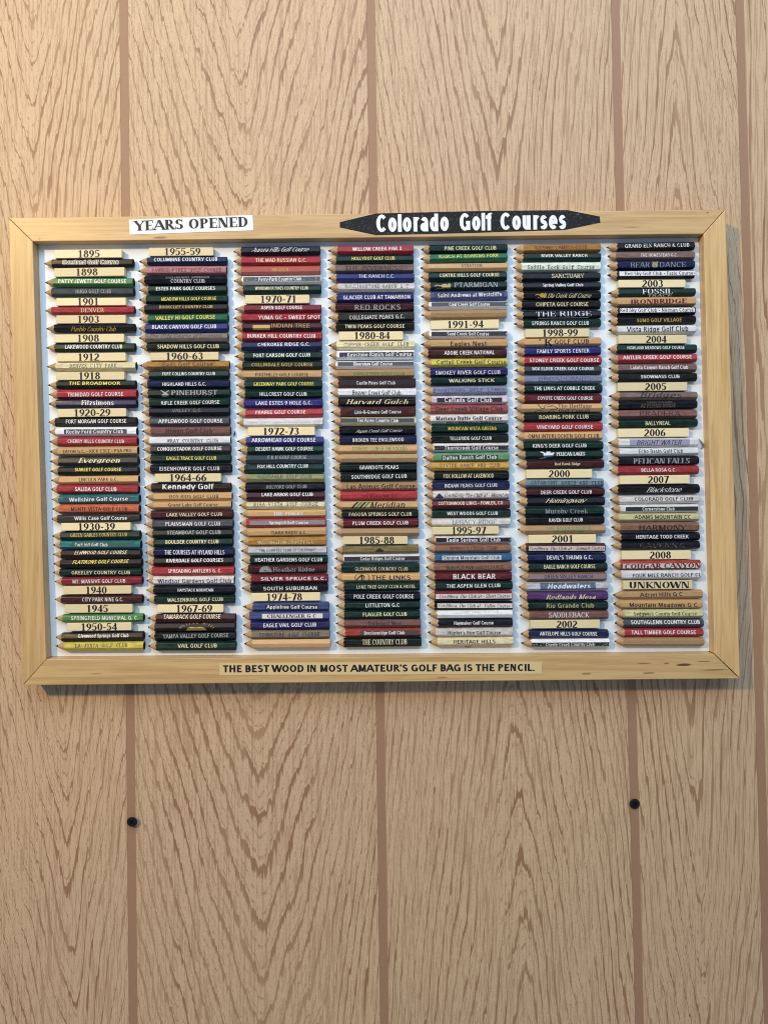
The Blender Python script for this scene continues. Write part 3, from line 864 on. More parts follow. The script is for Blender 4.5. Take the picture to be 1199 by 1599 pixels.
(5, 655, 801, 50, 95, 1060, 1100, """
P 5 5 G w c 320 915 WEST WOODS GOLF CLUB|h=40
P 108 108 Wd u q 383 897 LEGACY RIDGE|h=58
T 205 150 930 1995-97 378 780
P 312 315 Wd w c 318 945 Eagle Springs Golf Club|h=44|b=190,1070,201e20
P 415 412 tb r f 357 905 MAROON CREEK CLUB|h=40
P 520 525 cb d s 283 940 Shining Mountain Golf Club|h=42|b=265,955,dad6da
P 633 637 tb d s 312 988 BUFFALO RUN GOLF COURSE|h=42
P 742 745 rr w c 393 893 BLACK BEAR|h=68
P 850 853 G w s 315 945 THE ASPEN GLEN CLUB|h=42
P 965 975 Rm k E 232 1058 Cordillera, The Club at - Short Course|h=42|b=190,1080,e0d8d0
P 1082 1085 K d E 222 1058 Cordillera, The Club at - Valley Course|h=42|b=208,1085,e0d8d0
P 1180 1162 W z s 385 925 COTTON RANCH CLUB|h=36
P 1283 1287 Kn w c 403 865 Haymaker Golf Course|h=40
P 1393 1403 Wd d s 333 948 Hunter's Run Golf Course|h=44
P 1503 1508 C k c 400 885 HERITAGE HILLS|h=44
"""),
(6, 790, 375, 78, 82, 1100, 1112, """
P 100 85 y r s 340 945 KISSING CAMELS CLUB|h=42
P 210 180 G w s 412 945 RIVER VALLEY RANCH|h=38
P 318 315 lg d m 248 1030 Saddle Rock Golf Course|h=46
P 435 418 Kn c f 532 913 SANCTUARY|h=50
P 545 523 Kn w c 428 900 Spring Valley Golf Club|h=36
P 650 648 K c h 488 995 Ute Creek Golf Course|h=54|logo=bird,340,475
P 760 750 K c s 350 960 CHIPETA GOLF COURSE|h=46
P 875 858 Kn w q 350 995 THE RIDGE|h=66|line=915,375,970
P 975 970 G w c 302 968 SPRINGS RANCH GOLF CLUB|h=44
T 1085 225 975 1998-99 425 838
P 1195 1187 N k s 567 968 GOLF CLUB|h=54|logo=bigk,385,545
P 1303 1297 b w s 363 975 FAMILY SPORTS CENTER|h=44
P 1413 1405 R w c 275 1085 STONEY CREEK GOLF COURSE|h=42
P 1525 1503 kg w s 307 1027 BOX ELDER CREEK GOLF COURSE|h=38
"""),
(6, 795, 588, 45, 75, 1075, 1115, """
P 35 25 S v q 340 955 BROADLANDS|h=46
P 145 137 G w c 290 1003 THE LINKS AT COBBLE CREEK|h=42
P 260 252 rr w s 330 975 COYOTE CREEK GOLF COURSE|h=40
P 367 345 N k f 570 960 The Heritage|h=52|u=400,580,945,Golf Course,k,42|logo=cat,295,560
P 475 472 Gb c s 350 925 ROARING FORK CLUB|h=46
P 590 590 R w c 318 978 VINEYARD GOLF COURSE|h=44
P 697 697 N d s 220 1050 OMNI INTERLOCKEN GOLF CLUB|h=48
P 810 808 G w c 275 903 KING'S DEER GOLF CLUB|h=42
P 915 905 G w F 550 885 PELICAN LAKES|h=42|logo=pelican,350,530
P 1025 1022 r c f 530 830 Red Hawk Ridge|h=32
T 1137 200 970 2000 455 707
P 1245 1242 te d m 255 1095 CATAMOUNT RANCH AND CLUB|h=42
P 1352 1353 r w c 370 965 DEER CREEK GOLF CLUB|h=42
P 1460 1450 Kn c h 420 910 Hemingway|h=54
P 1575 1575 G a f 420 918 Murphy Creek|h=58
"""),
(6, 805, 801, 8, 52, 1038, 1095, """
P 83 83 Kn w c 390 785 RAVEN GOLF CLUB|h=42
P 190 178 Nd n s 350 880 THE RIVER COURSE|h=36|u=220,440,800,AT KEYSTONE,n,34
T 303 150 938 2001 415 663
P 405 415 br k E 160 1035 Cordillera, The Club at - Summit Course|h=42|b=152,1043,d8ccc4
P 523 520 B w s 362 898 DEVIL'S THUMB G.C.|h=46
P 633 627 G c s 330 928 EAGLE RANCH GOLF COURSE|h=44
P 743 745 tb b s 332 900 GREEN VALLEY RANCH|h=44|b=155,1060,8c7c80
P 858 855 sv w i 372 872 Headwaters|h=62|b=285,935,586680|u=908,390,830,GOLF COURSE,a,18
P 970 982 p c e 352 935 Redlands Mesa|h=54
P 1083 1083 G o s 360 915 Rio Grande Club|h=52
P 1192 1195 tr w q 388 860 SADDLEBACK|h=62
T 1302 172 985 2002 470 720
P 1413 1413 B w c 280 950 ANTELOPE HILLS GOLF COURSE|h=42
P 1518 1540 W w c 350 918 Cherry Creek Country Club|h=42|b=185,1093,222c28
"""),
(7, 940, 370, 45, 62, 1078, 1100, """
P 115 98 K w s 265 1017 GRAND ELK RANCH & CLUB|h=44
P 222 210 t w c 450 880 THE HOMESTEAD G.C.|h=36
P 333 325 B a q 330 560 BEAR|h=70|u=325,670,975,DANCE,a,60|logo=bear,575,660
P 443 425 Kn d s 265 1062 Red Sky Golf Club - Fazio Course|h=44|b=200,1086,e6e4e4
T 545 190 975 2003 458 708
P 650 632 G w f 470 820 FOSSIL|h=72|u=690,540,820,TRACE,w,40
P 760 753 N r F 330 988 IRONBRIDGE|h=54
P 870 855 K d s 210 1065 Red Sky Golf Club - Norman Course|h=44|b=205,1083,ece9ea
P 978 972 K g c 405 928 SUMO GOLF VILLAGE|h=42
P 1085 1077 W d c 285 1005 Vista Ridge Golf Club|h=62
T 1197 190 990 2004 505 750
P 1310 1295 G w s 293 960 HIGHLAND MEADOWS GOLF COURSE|h=36
P 1425 1407 R w c 240 1043 ANTLER CREEK GOLF COURSE|h=44
P 1535 1525 t w c 330 1002 Lakota Canyon Ranch Golf Club|h=42
"""),
(7, 945, 583, 18, 40, 1060, 1100, """
P 48 37 K w c 413 865 SNOWMASS CLUB|h=40
T 155 145 958 2005 455 708
P 265 250 t k E 395 890 Bridges|h=72
P 370 378 Kn x f 408 820 AT FLYING HORSE|h=42|u=335,480,780,THE CLUB,x,24
P 477 470 tr d q 400 880 PRADERA|h=64|line=517,370,890
P 585 583 G c s 468 757 BALLYNEAL|h=46
T 695 150 980 2006 445 700
P 808 810 W d j 365 890 BRIGHT WATER|h=56|b=285,985,a6a2bc
P 918 910 W d s 388 905 Echo Basin Golf Club|h=44
P 1023 1028 Kn a F 325 985 PELICAN FALLS|h=74
P 1133 1130 R w s 420 825 BELLA ROSA G.C.|h=40
T 1243 172 985 2007 490 742
P 1355 1362 K w h 475 890 Blackstone|h=64
P 1475 1470 Wd k c 340 1025 COLORADO GOLF CLUB|h=42
"""),
(7, 950, 796, 10, 60, 1050, 1115, """
P -15 -10 W w c 395 770 Cornerstone Club|h=40|b=200,1048,34343a
P 88 85 Yl d c 300 958 ADAMS MOUNTAIN CC|h=44
P 200 210 tb k f 350 910 HARMONY|h=58
P 315 317 Kn w c 323 938 HERITAGE TODD CREEK|h=42
P 415 420 Kn x q 362 893 RAVENNA|h=58
T 530 155 965 2008 472 727
P 640 656 Or r F 188 1070 COUGAR CANYON|h=58|b=165,1073,e0d6d0
P 755 765 W d s 280 1080 FOUR MILE RANCH GOLF CL|h=44
T 880 170 980 UNKNOWN 235 940
P 990 990 Nd k c 362 860 Adriel Hills G C|h=46
P 1100 1112 N d s 243 1035 Mountain Meadows G C|h=50
P 1215 1217 Yl d s 292 1027 Sedgwick County Golf Course|h=42
P 1322 1315 gy w c 260 1062 SOUTHGLENN COUNTRY CLUB|h=44
P 1433 1435 R w c 265 1018 TALL TIMBER GOLF COURSE|h=44
P 1540 1540 Nd d s 0 0 
"""),
]
R0 = 0.00372
AXH = HB + 0.0034
cols = {i: [] for i in range(1, 8)}
for (ci, ox, oy, tp0, tp1, bt0, bt1, txt) in DATA:
    cv = lambda x, y, ox=ox, oy=oy: (ox + x / ZK, oy + y / ZK)
    for ln in txt.strip('\n').split('\n'):
        f = ln.split(' ')
        if f[0] == 'T':
            yc = float(f[1])
            cols[ci].append(dict(k='T', yc=yc, cv=cv, x0=float(f[2]), x1=float(f[3]), txt=f[4], t0=float(f[5]), t1=float(f[6])))
        else:
            yc = float(f[1]); fr = yc / 1596
            ex = ' '.join(f[8:]).split('|')
            d = dict(k='P', yc=yc, ty=float(f[2]), body=f[3], ink=f[4], sty=f[5], t0=float(f[6]), t1=float(f[7]), txt=ex[0].strip(), cv=cv,
                     tip=tp0 + (tp1 - tp0) * fr + random.uniform(-7, 7), butt=bt0 + (bt1 - bt0) * fr + random.uniform(-6, 6), ex={})
            for e in ex[1:]:
                k, v = e.split('=', 1); d['ex'][k] = v
            cols[ci].append(d)

AP = math.cos(math.pi / 6)
for ci, rows in cols.items():
    for r in rows:
        cv = r['cv']
        if r['k'] == 'T':
            r['h'] = HB + 0.006
            r['z'] = W(*cv(0, r['yc']), r['h'])[1]
            r['e'] = 0.0033
        else:
            r['z'] = W(*cv(0, r['yc']), AXH)[1]
            zt = W(*cv(0, r['ty']), AXH + 0.0032)[1]
            dz = zt - r['z']
            if r['txt'] == '' and 'logo' not in r['ex']: dz = random.uniform(-0.0012, 0.0012)
            th = math.asin(max(-0.5, min(0.5, dz / (R0 * AP))))
            r['th'], r['rem'] = th, dz / math.cos(th) - R0 * AP * math.sin(th) if abs(dz) > 0.5 * R0 * AP else 0.0
            r['e'] = R0 * math.cos(th)
        r['s'] = 1.0
    for a_, b_ in zip(rows, rows[1:]):
        d = a_['z'] - b_['z']; need = a_['e'] + b_['e'] + 0.00004
        if d < need:
            f = d / need
            for q in (a_, b_): q['s'] = min(q['s'], f)
    for r in rows: r['s'] = max(r['s'], 0.84)

NA = 24
def hexr(phi):
    """radius factor of a hexagon whose facet is centred on angle 0"""
    p = (phi + math.pi / 6) % (math.pi / 3) - math.pi / 6
    return AP / math.cos(p)

LOGO = {}
def circle(cx, cy, rx, ry, n=14, a0=0, a1=360):
    return [(cx + rx * math.cos(math.radians(a0 + (a1 - a0) * i / n)), cy + ry * math.sin(math.radians(a0 + (a1 - a0) * i / n))) for i in range(n + (0 if a1 - a0 == 360 else 1))]
def stroke(p, wd):
    out = []
    for (x0, y0), (x1, y1) in zip(p, p[1:]):
        L = math.hypot(x1 - x0, y1 - y0) or 1
        nx, ny = -(y1 - y0) / L * wd / 2, (x1 - x0) / L * wd / 2
        out.append([(x0 - nx, y0 - ny), (x1 - nx, y1 - ny), (x1 + nx, y1 + ny), (x0 + nx, y0 + ny)])
    return out
def logo_shapes(kind):
    """convex polygons in a box 0..100 wide, -50..50 high, with an ink code"""
    o = []
    if kind == 'pine':
        o += [('a', circle(45, -25, 30, 25)), ('a', circle(72, -18, 22, 22)), ('a', [(40, 10), (0, 42), (8, 48), (55, 16)]), ('a', [(50, 12), (96, 44), (100, 34), (62, 6)]), ('a', circle(52, 8, 16, 12))]
    elif kind == 'arch':
        for i, ch in enumerate('ROLLING HILLS'):
            if ch == ' ': continue
            an = math.radians(160 - i * 140 / 12.0)
            o.append(('g', ('ch', ch, 50 + 48 * math.cos(an), -48 + 92 * math.sin(an), an - math.pi / 2)))
        o += [('g', [(20, -48), (78, -48), (72, -12), (60, -4), (48, -10), (36, -3), (26, -12)][::1])]
    elif kind == 'plate':
        o += [('g', [(0, -30), (100, -30), (100, 30), (0, 30)])]
    elif kind == 'dome':
        o += [('a', circle(50, -46, 50, 88, 12, 0, 180))]
    elif kind == 'swoosh':
        for i, c in enumerate(('k', 'n', 'k', 'n')):
            x = 4 + i * 24
            p = [(x, -46), (x + 14, -10), (x + 26, 14), (x + 40, 40)]
            o += [(c, q) for q in stroke(p, 13)]
    elif kind == 'trees':
        o += [('k', [(28, -40), (72, -40), (68, -30), (32, -30)])]
        for x, y in ((36, -8), (44, 4), (50, 14), (57, 2), (65, -10)):
            o += [('k', [(x - 7, -34), (x + 7, -34), (x, y + 8)]), ('k', circle(x, y - 14, 6, 9, 8))]
        o += [('k', q) for q in stroke(circle(50, 0, 40, 46, 14, 30, 150), 4)]
        o += [('k', circle(6, -34, 5, 9, 8)), ('k', circle(94, -34, 5, 9, 8))]
    elif kind == 'links':
        o += [('k', q) for q in stroke(circle(50, -6, 46, 60, 22, -60, 240), 5)]
        o += [('k', q) for q in stroke([(12, -34), (50, 34), (46, -50)], 9)] + [('k', q) for q in stroke([(40, 8), (62, 18), (58, -50)], 6)] + [('k', q) for q in stroke([(46, 26), (64, 8)], 7)]
    elif kind == 'bird':
        o += [('g', q) for q in stroke([(0, 6), (18, 20), (34, 6), (52, 24), (70, 30)], 9)]
        o += [('g', circle(62, 4, 22, 24)), ('g', [(74, 10), (100, -22), (70, -24)]), ('o', circle(88, 12, 10, 26))]
        o += [('o', q) for q in stroke([(4, -36), (30, -20), (60, -34)], 6)]
    elif kind == 'diamond':
        o += [('b', [(0, -28), (50, -50), (100, -28), (50, 22)])]
    elif kind == 'bigk':
        o += [('k', [(0, 26), (12, 26), (14, 48), (4, 48)])]
        o += [('k', [(44, -40), (58, -40), (58, 52), (44, 52)]), ('k', [(58, 0), (90, 52), (98, 48), (64, -8)]), ('k', [(60, 6), (72, 6), (104, -56), (88, -54)]), ('k', [(36, -42), (66, -42), (66, -36), (36, -36)])]
    elif kind == 'cat':
        for p in ([(16, 46), (24, 10), (34, -10), (44, 2), (40, 22)], [(0, -48), (20, -24), (44, -40)], [(44, 32), (64, 40), (80, 28), (96, 6), (100, -10), (84, -24), (70, -14)], [(52, 12), (66, 20), (78, 14)], [(60, -48), (74, -34), (90, -48)]):
            o += [('k', q) for q in stroke(p, 4.5)]
    elif kind == 'pelican':
        o += [('w', [(0, 40), (18, 44), (46, 14), (38, 6)]), ('w', circle(56, 0, 30, 26)), ('w', [(50, 16), (100, 30), (92, 4), (66, -10)]), ('u', [(30, -6), (98, -2), (70, -36), (34, -34)]),
              ('w', [(0, -50), (40, -34), (50, -42), (16, -54)]), ('w', circle(60, 34, 16, 12))]
    elif kind == 'bear':
        o += [('o', circle(48, 4, 40, 42)), ('o', circle(24, 40, 15, 15)), ('o', circle(78, 40, 15, 15)), ('a', circle(56, -14, 20, 20))]
    return o

def make_pencil(r, ci, label):
    cv, s = r['cv'], r['s']
    R = R0 * s
    hex_ = COL[r['body']][0]
    bareb = r['body'] in BARE
    th = r['th']
    depth = R * math.cos(math.pi / 6 - abs(th))          # lowest point of the turned hexagon
    axis_h = HB + depth + 0.00005
    xt, z = W(*cv(r['tip'], r['yc']), AXH)
    xb = W(cv(r['butt'], 0)[0], 0, AXH + 0.002)[0]
    L = xb - xt
    xm = (xt + xb) / 2
    root = bpy.data.objects.new('pencil', None)
    root.location = (xm, -HB, z)
    root.rotation_euler = (0, -math.radians(0.5 + random.gauss(0, 0.22)), 0)
    C.objects.link(root)
    tag(root, label, 'pencil', 'golf pencils in columns on the board')
    ah = -(depth + 0.00005)
    def pt(x, rad, phi):   # phi measured from the viewer's direction, up positive
        return (x - xm, ah - rad * math.cos(phi), rad * math.sin(phi))
    Lc = 0.0072 * random.uniform(0.86, 1.25)
    # barrel
    bm = bmesh.new()
    rings = []
    ang, rf = [], []
    for i in range(6):
        for da, rr in ((0.0, AP), (0.42, hexr(0.42)), (math.pi / 6, 0.968), (math.pi / 3 - 0.42, hexr(0.42))):
            ang.append(th + i * math.pi / 3 + da); rf.append(rr)
    wob = [random.uniform(-0.00018, 0.00018) for _ in range(NA)]
    rings.append([bm.verts.new(pt(xt + Lc * rf[i] + wob[i], R * rf[i], ang[i])) for i in range(NA)])
    rd = 0.00028 if ci < 5 else 0.0010
    rings.append([bm.verts.new(pt(xb - rd, R * rf[i], ang[i])) for i in range(NA)])
    rings.append([bm.verts.new(pt(xb - rd * 0.3, R * (rf[i] * 0.5 + 0.45), ang[i])) for i in range(NA)])
    rings.append([bm.verts.new(pt(xb, R * (rf[i] * 0.2 + 0.68), ang[i])) for i in range(NA)])
    for A, B in zip(rings, rings[1:]):
        for i in range(NA):
            j = (i + 1) % NA
            bm.faces.new((A[i], B[i], B[j], A[j]))
    cap = bm.faces.new(rings[-1]); cap.material_index = 1
    # imprint
    mats = [bare(hex_) if bareb else paint(hex_), end_mat]
    mi = {}
    def slot(h, worn=0.14):
        if h not in mi:
            mats.append(imprint(h, worn)); mi[h] = len(mats) - 1
        return mi[h]
    ap, fw = R * AP, R
    hs = AXH + ap
    def X(xz): return W(cv(xz, 0)[0], 0, hs)[0]
    U = S * (1 - hs / D) / ZK          # metres per zoom unit
    def place(polys, idx, lift):
        cuts = [fw * (k + 0.5) for k in (-2, -1, 0, 1)]
        def fn(x, v, k):
            n_ = round(v / fw) if abs(v) > fw / 2 + 1e-9 else 0
            wv = v - n_ * fw
            an = th + n_ * math.pi / 3
            rr = ap + lift + k * 4e-6
            return (x - xm, ah - (rr * math.cos(an) - wv * math.sin(an)), rr * math.sin(an) + wv * math.cos(an))
        for p in split_v(polys, cuts):
            vc = sum(q[1] for q in p) / len(p)
            n_ = max(-2, min(2, math.floor(vc / fw + 0.5)))
            pts = []
            for x, v, k in p:
                wv = v - n_ * fw; an = th + n_ * math.pi / 3; rr = ap + lift + k * 4e-6
                pts.append((x - xm, ah - (rr * math.cos(an) - wv * math.sin(an)), rr * math.sin(an) + wv * math.cos(an)))
            try:
                f = bm.faces.new([bm.verts.new(q) for q in pts]); f.material_index = idx
            except ValueError: pass
    ex = r['ex']
    v0 = r['rem']
    ct = math.cos(th)
    if 'b' in ex:
        a0, a1, hc = ex['b'].split(',')
        hw = fw * 0.47 if hc[0] < 'd' else fw * 0.5
        k = 9 if hc == 'a6a2bc' or hc == '586680' else 5
        if k == 9: hw = fw * 0.95
        vv = [(X(float(a0)), -hw + v0, 0), (X(float(a1)), -hw + v0, 0), (X(float(a1)), hw + v0, 0), (X(float(a0)), hw + v0, 0)]
        place([vv], slot(hc, 0.12), 0.00002)
    if r['txt']:
        hgt = float(ex.get('h', 46)) * U / ct
        ps = text_polys(r['txt'], r['sty'], X(r['t0']), X(r['t1']), hgt, v0 - hgt / 2)
        sk = math.tan(math.radians(random.gauss(0, 0.28))); xq = (X(r['t0']) + X(r['t1'])) / 2
        ps = [[(x, v + sk * (x - xq), k) for x, v, k in p] for p in ps]
        if 'glow' in ex:
            for q in range(8):
                dx_, dv_ = 0.00036 * math.cos(q * math.pi / 4), 0.00036 * math.sin(q * math.pi / 4)
                place([[(x + dx_, v + dv_, 0) for x, v, k in p] for p in ps], slot('e8ddd0', 0.1), 0.00003 + q * 1.1e-5)
        place(ps, slot(TC[r['ink']][0], 0.3 if r['ink'] in 'xz' else 0.03 if r['ink'] in 'kdrb' else 0.14), 0.00006 if 'glow' not in ex else 0.00016)
    if 'u' in ex:
        uy, a0, a1, tx, ik, uh = ex['u'].split(',')
        v = v0 - (float(uy) - r['ty']) * U / ct
        hh = float(uh) * U / ct
        place(text_polys(tx, r['sty'] if r['sty'] in 'sfqhFE' else 's', X(float(a0)), X(float(a1)), hh, v - hh / 2), slot(TC[ik][0]), 0.00006)
    if 'line' in ex:
        ly, a0, a1 = [float(q) for q in ex['line'].split(',')]
        v = v0 - (ly - r['ty']) * U / ct
        place([[(X(a0), v - 3 * U, 0), (X(a1), v - 3 * U, 0), (X(a1), v + 3 * U, 0), (X(a0), v + 3 * U, 0)]], slot(TC[r['ink']][0]), 0.00006)
    if 'logo' in ex:
        kd, a0, a1 = ex['logo'].split(',')
        a0, a1 = float(a0), float(a1)
        cyy = v0 - (r['yc'] - r['ty']) * U / ct
        for q, (ik, pg) in enumerate(logo_shapes(kd)):
            if pg[0] == 'ch':
                _, ch, cx, cy, rot = pg
                g, adv = glyph(ch, 'f')
                pp = []
                for p in g:
                    np_ = []
                    for x, y, k in p:
                        x2, y2 = (x - 32) * 0.26, (y - 40) * 0.26
                        np_.append((X(a0 + (a1 - a0) * cx / 100) + (x2 * math.cos(rot) - y2 * math.sin(rot)) * U, cyy + cy * U + (x2 * math.sin(rot) + y2 * math.cos(rot)) * U, k))
                    pp.append(np_)
                place(pp, slot(TC[ik][0]), 0.00006)
            else:
                place([[(X(a0 + (a1 - a0) * x / 100), cyy + y * U / ct, q) for x, y in pg]], slot(TC[ik][0]), 0.00006)
    me = bpy.data.meshes.new('barrel')
    bm.to_mesh(me); bm.free()
    for m in mats: me.materials.append(m)
    newobj('barrel', me, root)
    # sharpened tip and lead
    bm = bmesh.new()
    lr = random.uniform(0.24, 0.36)
    A = [bm.verts.new(pt(xt + Lc * rf[i] + wob[i], R * rf[i], ang[i])) for i in range(NA)]
    M_ = [bm.verts.new(pt(xt + Lc * 0.55, R * 0.56, ang[i])) for i in range(NA)]
    B = [bm.verts.new(pt(xt + Lc * lr, R * lr * 1.08, ang[i])) for i in range(NA)]
    for P, Q in ((B, M_), (M_, A)):
        for i in range(NA):
            j = (i + 1) % NA
            bm.faces.new((P[i], Q[i], Q[j], P[j]))
    me = bpy.data.meshes.new('sharpened_tip'); bm.to_mesh(me); bm.free(); me.materials.append(tip_mat); me.shade_smooth()
    tipo = newobj('sharpened_tip', me, root)
    bm = bmesh.new()
    bl = random.uniform(0.0, 0.10)
    B = [bm.verts.new(pt(xt + Lc * lr, R * lr * 1.08, ang[i])) for i in range(0, NA, 2)]
    E_ = [bm.verts.new(pt(xt + Lc * bl, R * max(0.03, bl * 1.0), ang[i])) for i in range(0, NA, 2)]
    for i in range(NA // 2):
        j = (i + 1) % (NA // 2)
        bm.faces.new((E_[i], B[i], B[j], E_[j]))
    bm.faces.new(E_[::-1])
    me = bpy.data.meshes.new('lead'); bm.to_mesh(me); bm.free(); me.materials.append(lead_mat); me.shade_smooth()
    newobj('lead', me, tipo)

def make_tag(r, label):
    cv, h = r['cv'], r['h']
    x0, z = W(*cv(r['x0'], r['yc']), h); x1 = W(cv(r['x1'], 0)[0], 0, h)[0]
    xm = (x0 + x1) / 2
    hz = 0.00330 * r['s']
    bm = bmesh.new()
    c = random.choice((0.0, 0.0006))
    prof = [(x0 - xm, -hz), (x1 - xm - c, -hz), (x1 - xm, -hz + c), (x1 - xm, hz - c), (x1 - xm - c, hz), (x0 - xm, hz)]
    if c == 0: prof = [(x0 - xm, -hz), (x1 - xm, -hz), (x1 - xm, hz), (x0 - xm, hz)]
    t = [bm.verts.new((x, -0.006, z_)) for x, z_ in prof]; b = [bm.verts.new((x, -0.00003, z_)) for x, z_ in prof]
    n = len(prof)
    bm.faces.new(t); bm.faces.new(b[::-1])
    for i in range(n): bm.faces.new((t[i], b[i], b[(i + 1) % n], t[(i + 1) % n]))
    bmesh.ops.recalc_face_normals(bm, faces=bm.faces)
    bmesh.ops.bevel(bm, geom=list(bm.edges), offset=0.0003, segments=1, affect='EDGES')
    hgt = (0.0055 if r['txt'] != 'UNKNOWN' else 0.0050)
    a0, a1 = W(cv(r['t0'], 0)[0], 0, h)[0] - xm, W(cv(r['t1'], 0)[0], 0, h)[0] - xm
    letter(bm, text_polys(r['txt'], 'F', a0, a1, hgt, -hgt / 2), 1, lambda x, y, k: (x, -0.00604 - k * 4e-6, y))
    o = bm_obj('year_tag', bm, [tag_mat, ink])
    o.location = (xm, -HB, z)
    o.rotation_euler = (0, -math.radians(0.5 + random.gauss(0, 0.25)), 0)
    tag(o, label, 'year tag', 'year tags between the pencils')

for ci, rows in cols.items():
    last, n = None, 0
    for r in rows:
        if r['k'] == 'T':
            last, n = r['txt'], 0
            make_tag(r, ('cream wooden tag printed with the year ' if last[0].isdigit() and '-' not in last else 'cream wooden tag printed with ') + last + (' in black figures' if last[0].isdigit() else ' in black capitals'))
            continue
        n += 1
        nm = COL[r['body']][1]
        lb = nm + ' pencil'
        if r['txt'] and '~' not in r['txt']:
            st = STN[r['sty']]
            if st == 'lettering': st = 'capitals' if r['txt'].isupper() else 'lettering'
            if r['sty'] == 'c' and not r['txt'].isupper(): st = 'bold lettering'
            lb += ' with ' + TC[r['ink']][1] + ' ' + st
            if 'b' in r['ex']:
                lb += ' on ' + ('dark' if r['ex']['b'].split(',')[2][0] in '234' else 'grey' if r['ex']['b'].split(',')[2][0] in '5678a' else 'white') + ' band'
        elif 'logo' in r['ex']:
            lb += ' with ' + ('gold arched emblem' if r['ex']['logo'].startswith('arch') else 'black tree emblem')
        elif '~' in r['txt']: lb += ' with faded grey print'
        else: lb += ' without lettering'
        if last is None: lb += ', %s from top of %s column' % (ORD[n], ORD[ci])
        elif n == 1: lb += ', directly below the %s tag' % last
        else: lb += ', %s below the %s tag' % (ORD[n], last)
        make_pencil(r, ci, lb)

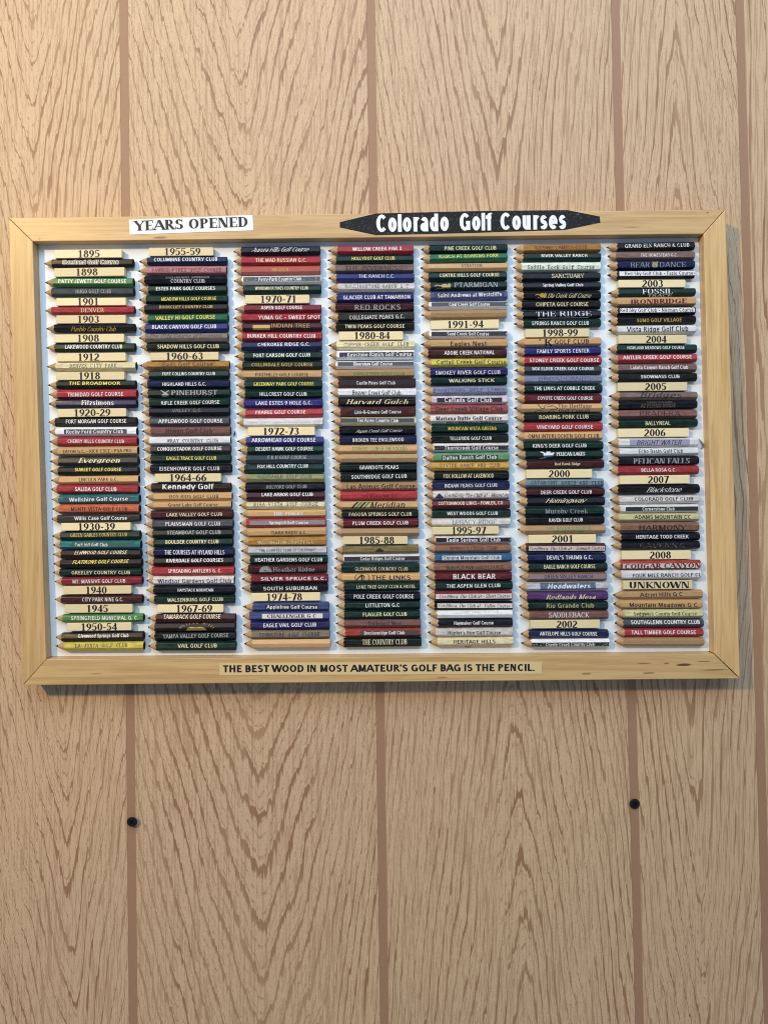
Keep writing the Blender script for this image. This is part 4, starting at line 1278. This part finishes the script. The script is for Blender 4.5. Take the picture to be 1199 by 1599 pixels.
# ------------------------------------------------------------------ small things: screws in the wall, bits on the backing
screw_mat = plain('black_phosphate', (0.011, 0.011, 0.012), 0.5, 0.2)
hole_mat = plain('screw_recess', (0.004, 0.004, 0.004), 0.7, 0.2)
def screw(px, py, proud, rot, label):
    x, z = W(px, py, proud)
    root = bpy.data.objects.new('wall_screw', None)
    root.location = (x, 0, z)
    root.rotation_euler = (math.radians(6) if proud > 0.002 else 0, rot, math.radians(5) if proud > 0.002 else 0)
    C.objects.link(root)
    tag(root, label, 'screw', 'black screws in the wall grooves')
    bm = bmesh.new()
    Rr, N = 0.0040, 32
    def ring(rad, y): return [bm.verts.new((rad * math.cos(2 * math.pi * i / N), y, rad * math.sin(2 * math.pi * i / N))) for i in range(N)]
    r1 = ring(Rr * 0.9, -proud); r2 = ring(Rr, -proud + 0.0004); r3 = ring(Rr * 0.95, -proud + 0.0009); r4 = ring(0.0018, -proud + 0.0032)
    for A, B in ((r1, r2), (r2, r3), (r3, r4)):
        for i in range(N): bm.faces.new((A[i], A[(i + 1) % N], B[(i + 1) % N], B[i]))
    a_, b_ = 0.00055, 0.0024
    cr = [(a_, a_), (b_, a_ * .8), (b_, -a_ * .8), (a_, -a_), (a_ * .8, -b_), (-a_ * .8, -b_), (-a_, -a_), (-b_, -a_ * .8), (-b_, a_ * .8), (-a_, a_), (-a_ * .8, b_), (a_ * .8, b_)]
    cv_ = [bm.verts.new((x_, -proud - 0.0002, z_)) for x_, z_ in cr]
    for q in range(4):
        arc = [r1[(q * 8 + i) % N] for i in range(9)]
        # corner points of this quadrant, walking back from the next arm to this one
        def c4(x_, z_): return min(cv_, key=lambda v: (v.co.x - x_) ** 2 + (v.co.z - z_) ** 2)
        ca, sa = math.cos(q * math.pi / 2), math.sin(q * math.pi / 2)
        rt = lambda x_, z_: c4(x_ * ca - z_ * sa, x_ * sa + z_ * ca)
        bm.faces.new(arc + [rt(a_ * .8, b_), rt(a_, a_), rt(b_, a_ * .8)])
        bm.faces.new((rt(b_, -a_ * .8), r1[q * 8], rt(b_, a_ * .8)))
    bmesh.ops.recalc_face_normals(bm, faces=bm.faces)
    bm_obj('screw_head', bm, [screw_mat], root)
    bm = bmesh.new()
    lo = [bm.verts.new((x_ * 0.6, -proud + 0.0011, z_ * 0.6)) for x_, z_ in cr]; up = [bm.verts.new((x_, -proud - 0.0002, z_)) for x_, z_ in cr]
    bm.faces.new(lo)
    for i in range(12): bm.faces.new((up[i], lo[i], lo[(i + 1) % 12], up[(i + 1) % 12]))
    bmesh.ops.recalc_face_normals(bm, faces=bm.faces); bmesh.ops.reverse_faces(bm, faces=bm.faces)
    bm_obj('cross_recess', bm, [hole_mat], root)
    bm = bmesh.new()
    q1 = ring(0.0018, -proud + 0.0032); q2 = ring(0.0017, 0.004)
    for i in range(N): bm.faces.new((q1[i], q1[(i + 1) % N], q2[(i + 1) % N], q2[i]))
    bm_obj('shank', bm, [screw_mat], root)
screw(206.0, 1283.0, 0.0040, 0.5, 'black cross-head screw standing proud of the wall, casting a shadow')
screw(990.5, 1255.5, 0.0013, 0.85, 'black cross-head screw sunk nearly flush with the wall')

def sliver(name, pts, wd, mat, label):
    bm = bmesh.new()
    h = HB + 0.0012
    vs = []
    for i, (x, y) in enumerate(pts):
        X_, Z_ = W(x, y, h)
        k = wd * S * (1 - 0.8 * abs(i / (len(pts) - 1) * 2 - 1))
        lift = 0.0002 + 0.0012 * math.sin(math.pi * i / (len(pts) - 1))
        vs.append([bm.verts.new((X_ - k, -HB - lift, Z_)), bm.verts.new((X_ + k, -HB - lift - 0.0003, Z_)), bm.verts.new((X_ + k, -HB - lift + 0.00012, Z_)), bm.verts.new((X_ - k, -HB - lift + 0.0003, Z_))])
    for A, B in zip(vs, vs[1:]):
        for i in range(4): bm.faces.new((A[i], A[(i + 1) % 4], B[(i + 1) % 4], B[i]))
    bm.faces.new(vs[0][::-1]); bm.faces.new(vs[-1])
    bmesh.ops.recalc_face_normals(bm, faces=bm.faces)
    o = bm_obj(name, bm, [mat])
    c_ = Vector((W(*pts[len(pts) // 2], HB)[0], -HB, W(*pts[len(pts) // 2], HB)[1]))
    o.data.transform(__import__('mathutils').Matrix.Translation(-c_)); o.location = c_
    tag(o, label, 'flake')
fl = plain('flake_grey', (0.16, 0.16, 0.12), 0.6)
sliver('paint_flake', [(1091, 685), (1094, 689), (1097, 693.5), (1097.5, 697), (1094, 701.5)], 1.6, fl, 'curled grey-green flake beside the butt of a white pencil')
sliver('wood_chip', [(366.5, 673), (366.3, 677), (365.5, 681)], 1.3, plain('chip_dark', (0.06, 0.05, 0.045), 0.6), 'small dark chip on the white backing between the second and third columns')
sliver('glue_blob', [(724, 1008), (730, 1010.5), (737, 1009)], 1.5, bpy.data.materials['chip_dark'], 'dark glue blob under the lowest cream pencil of the fifth column')
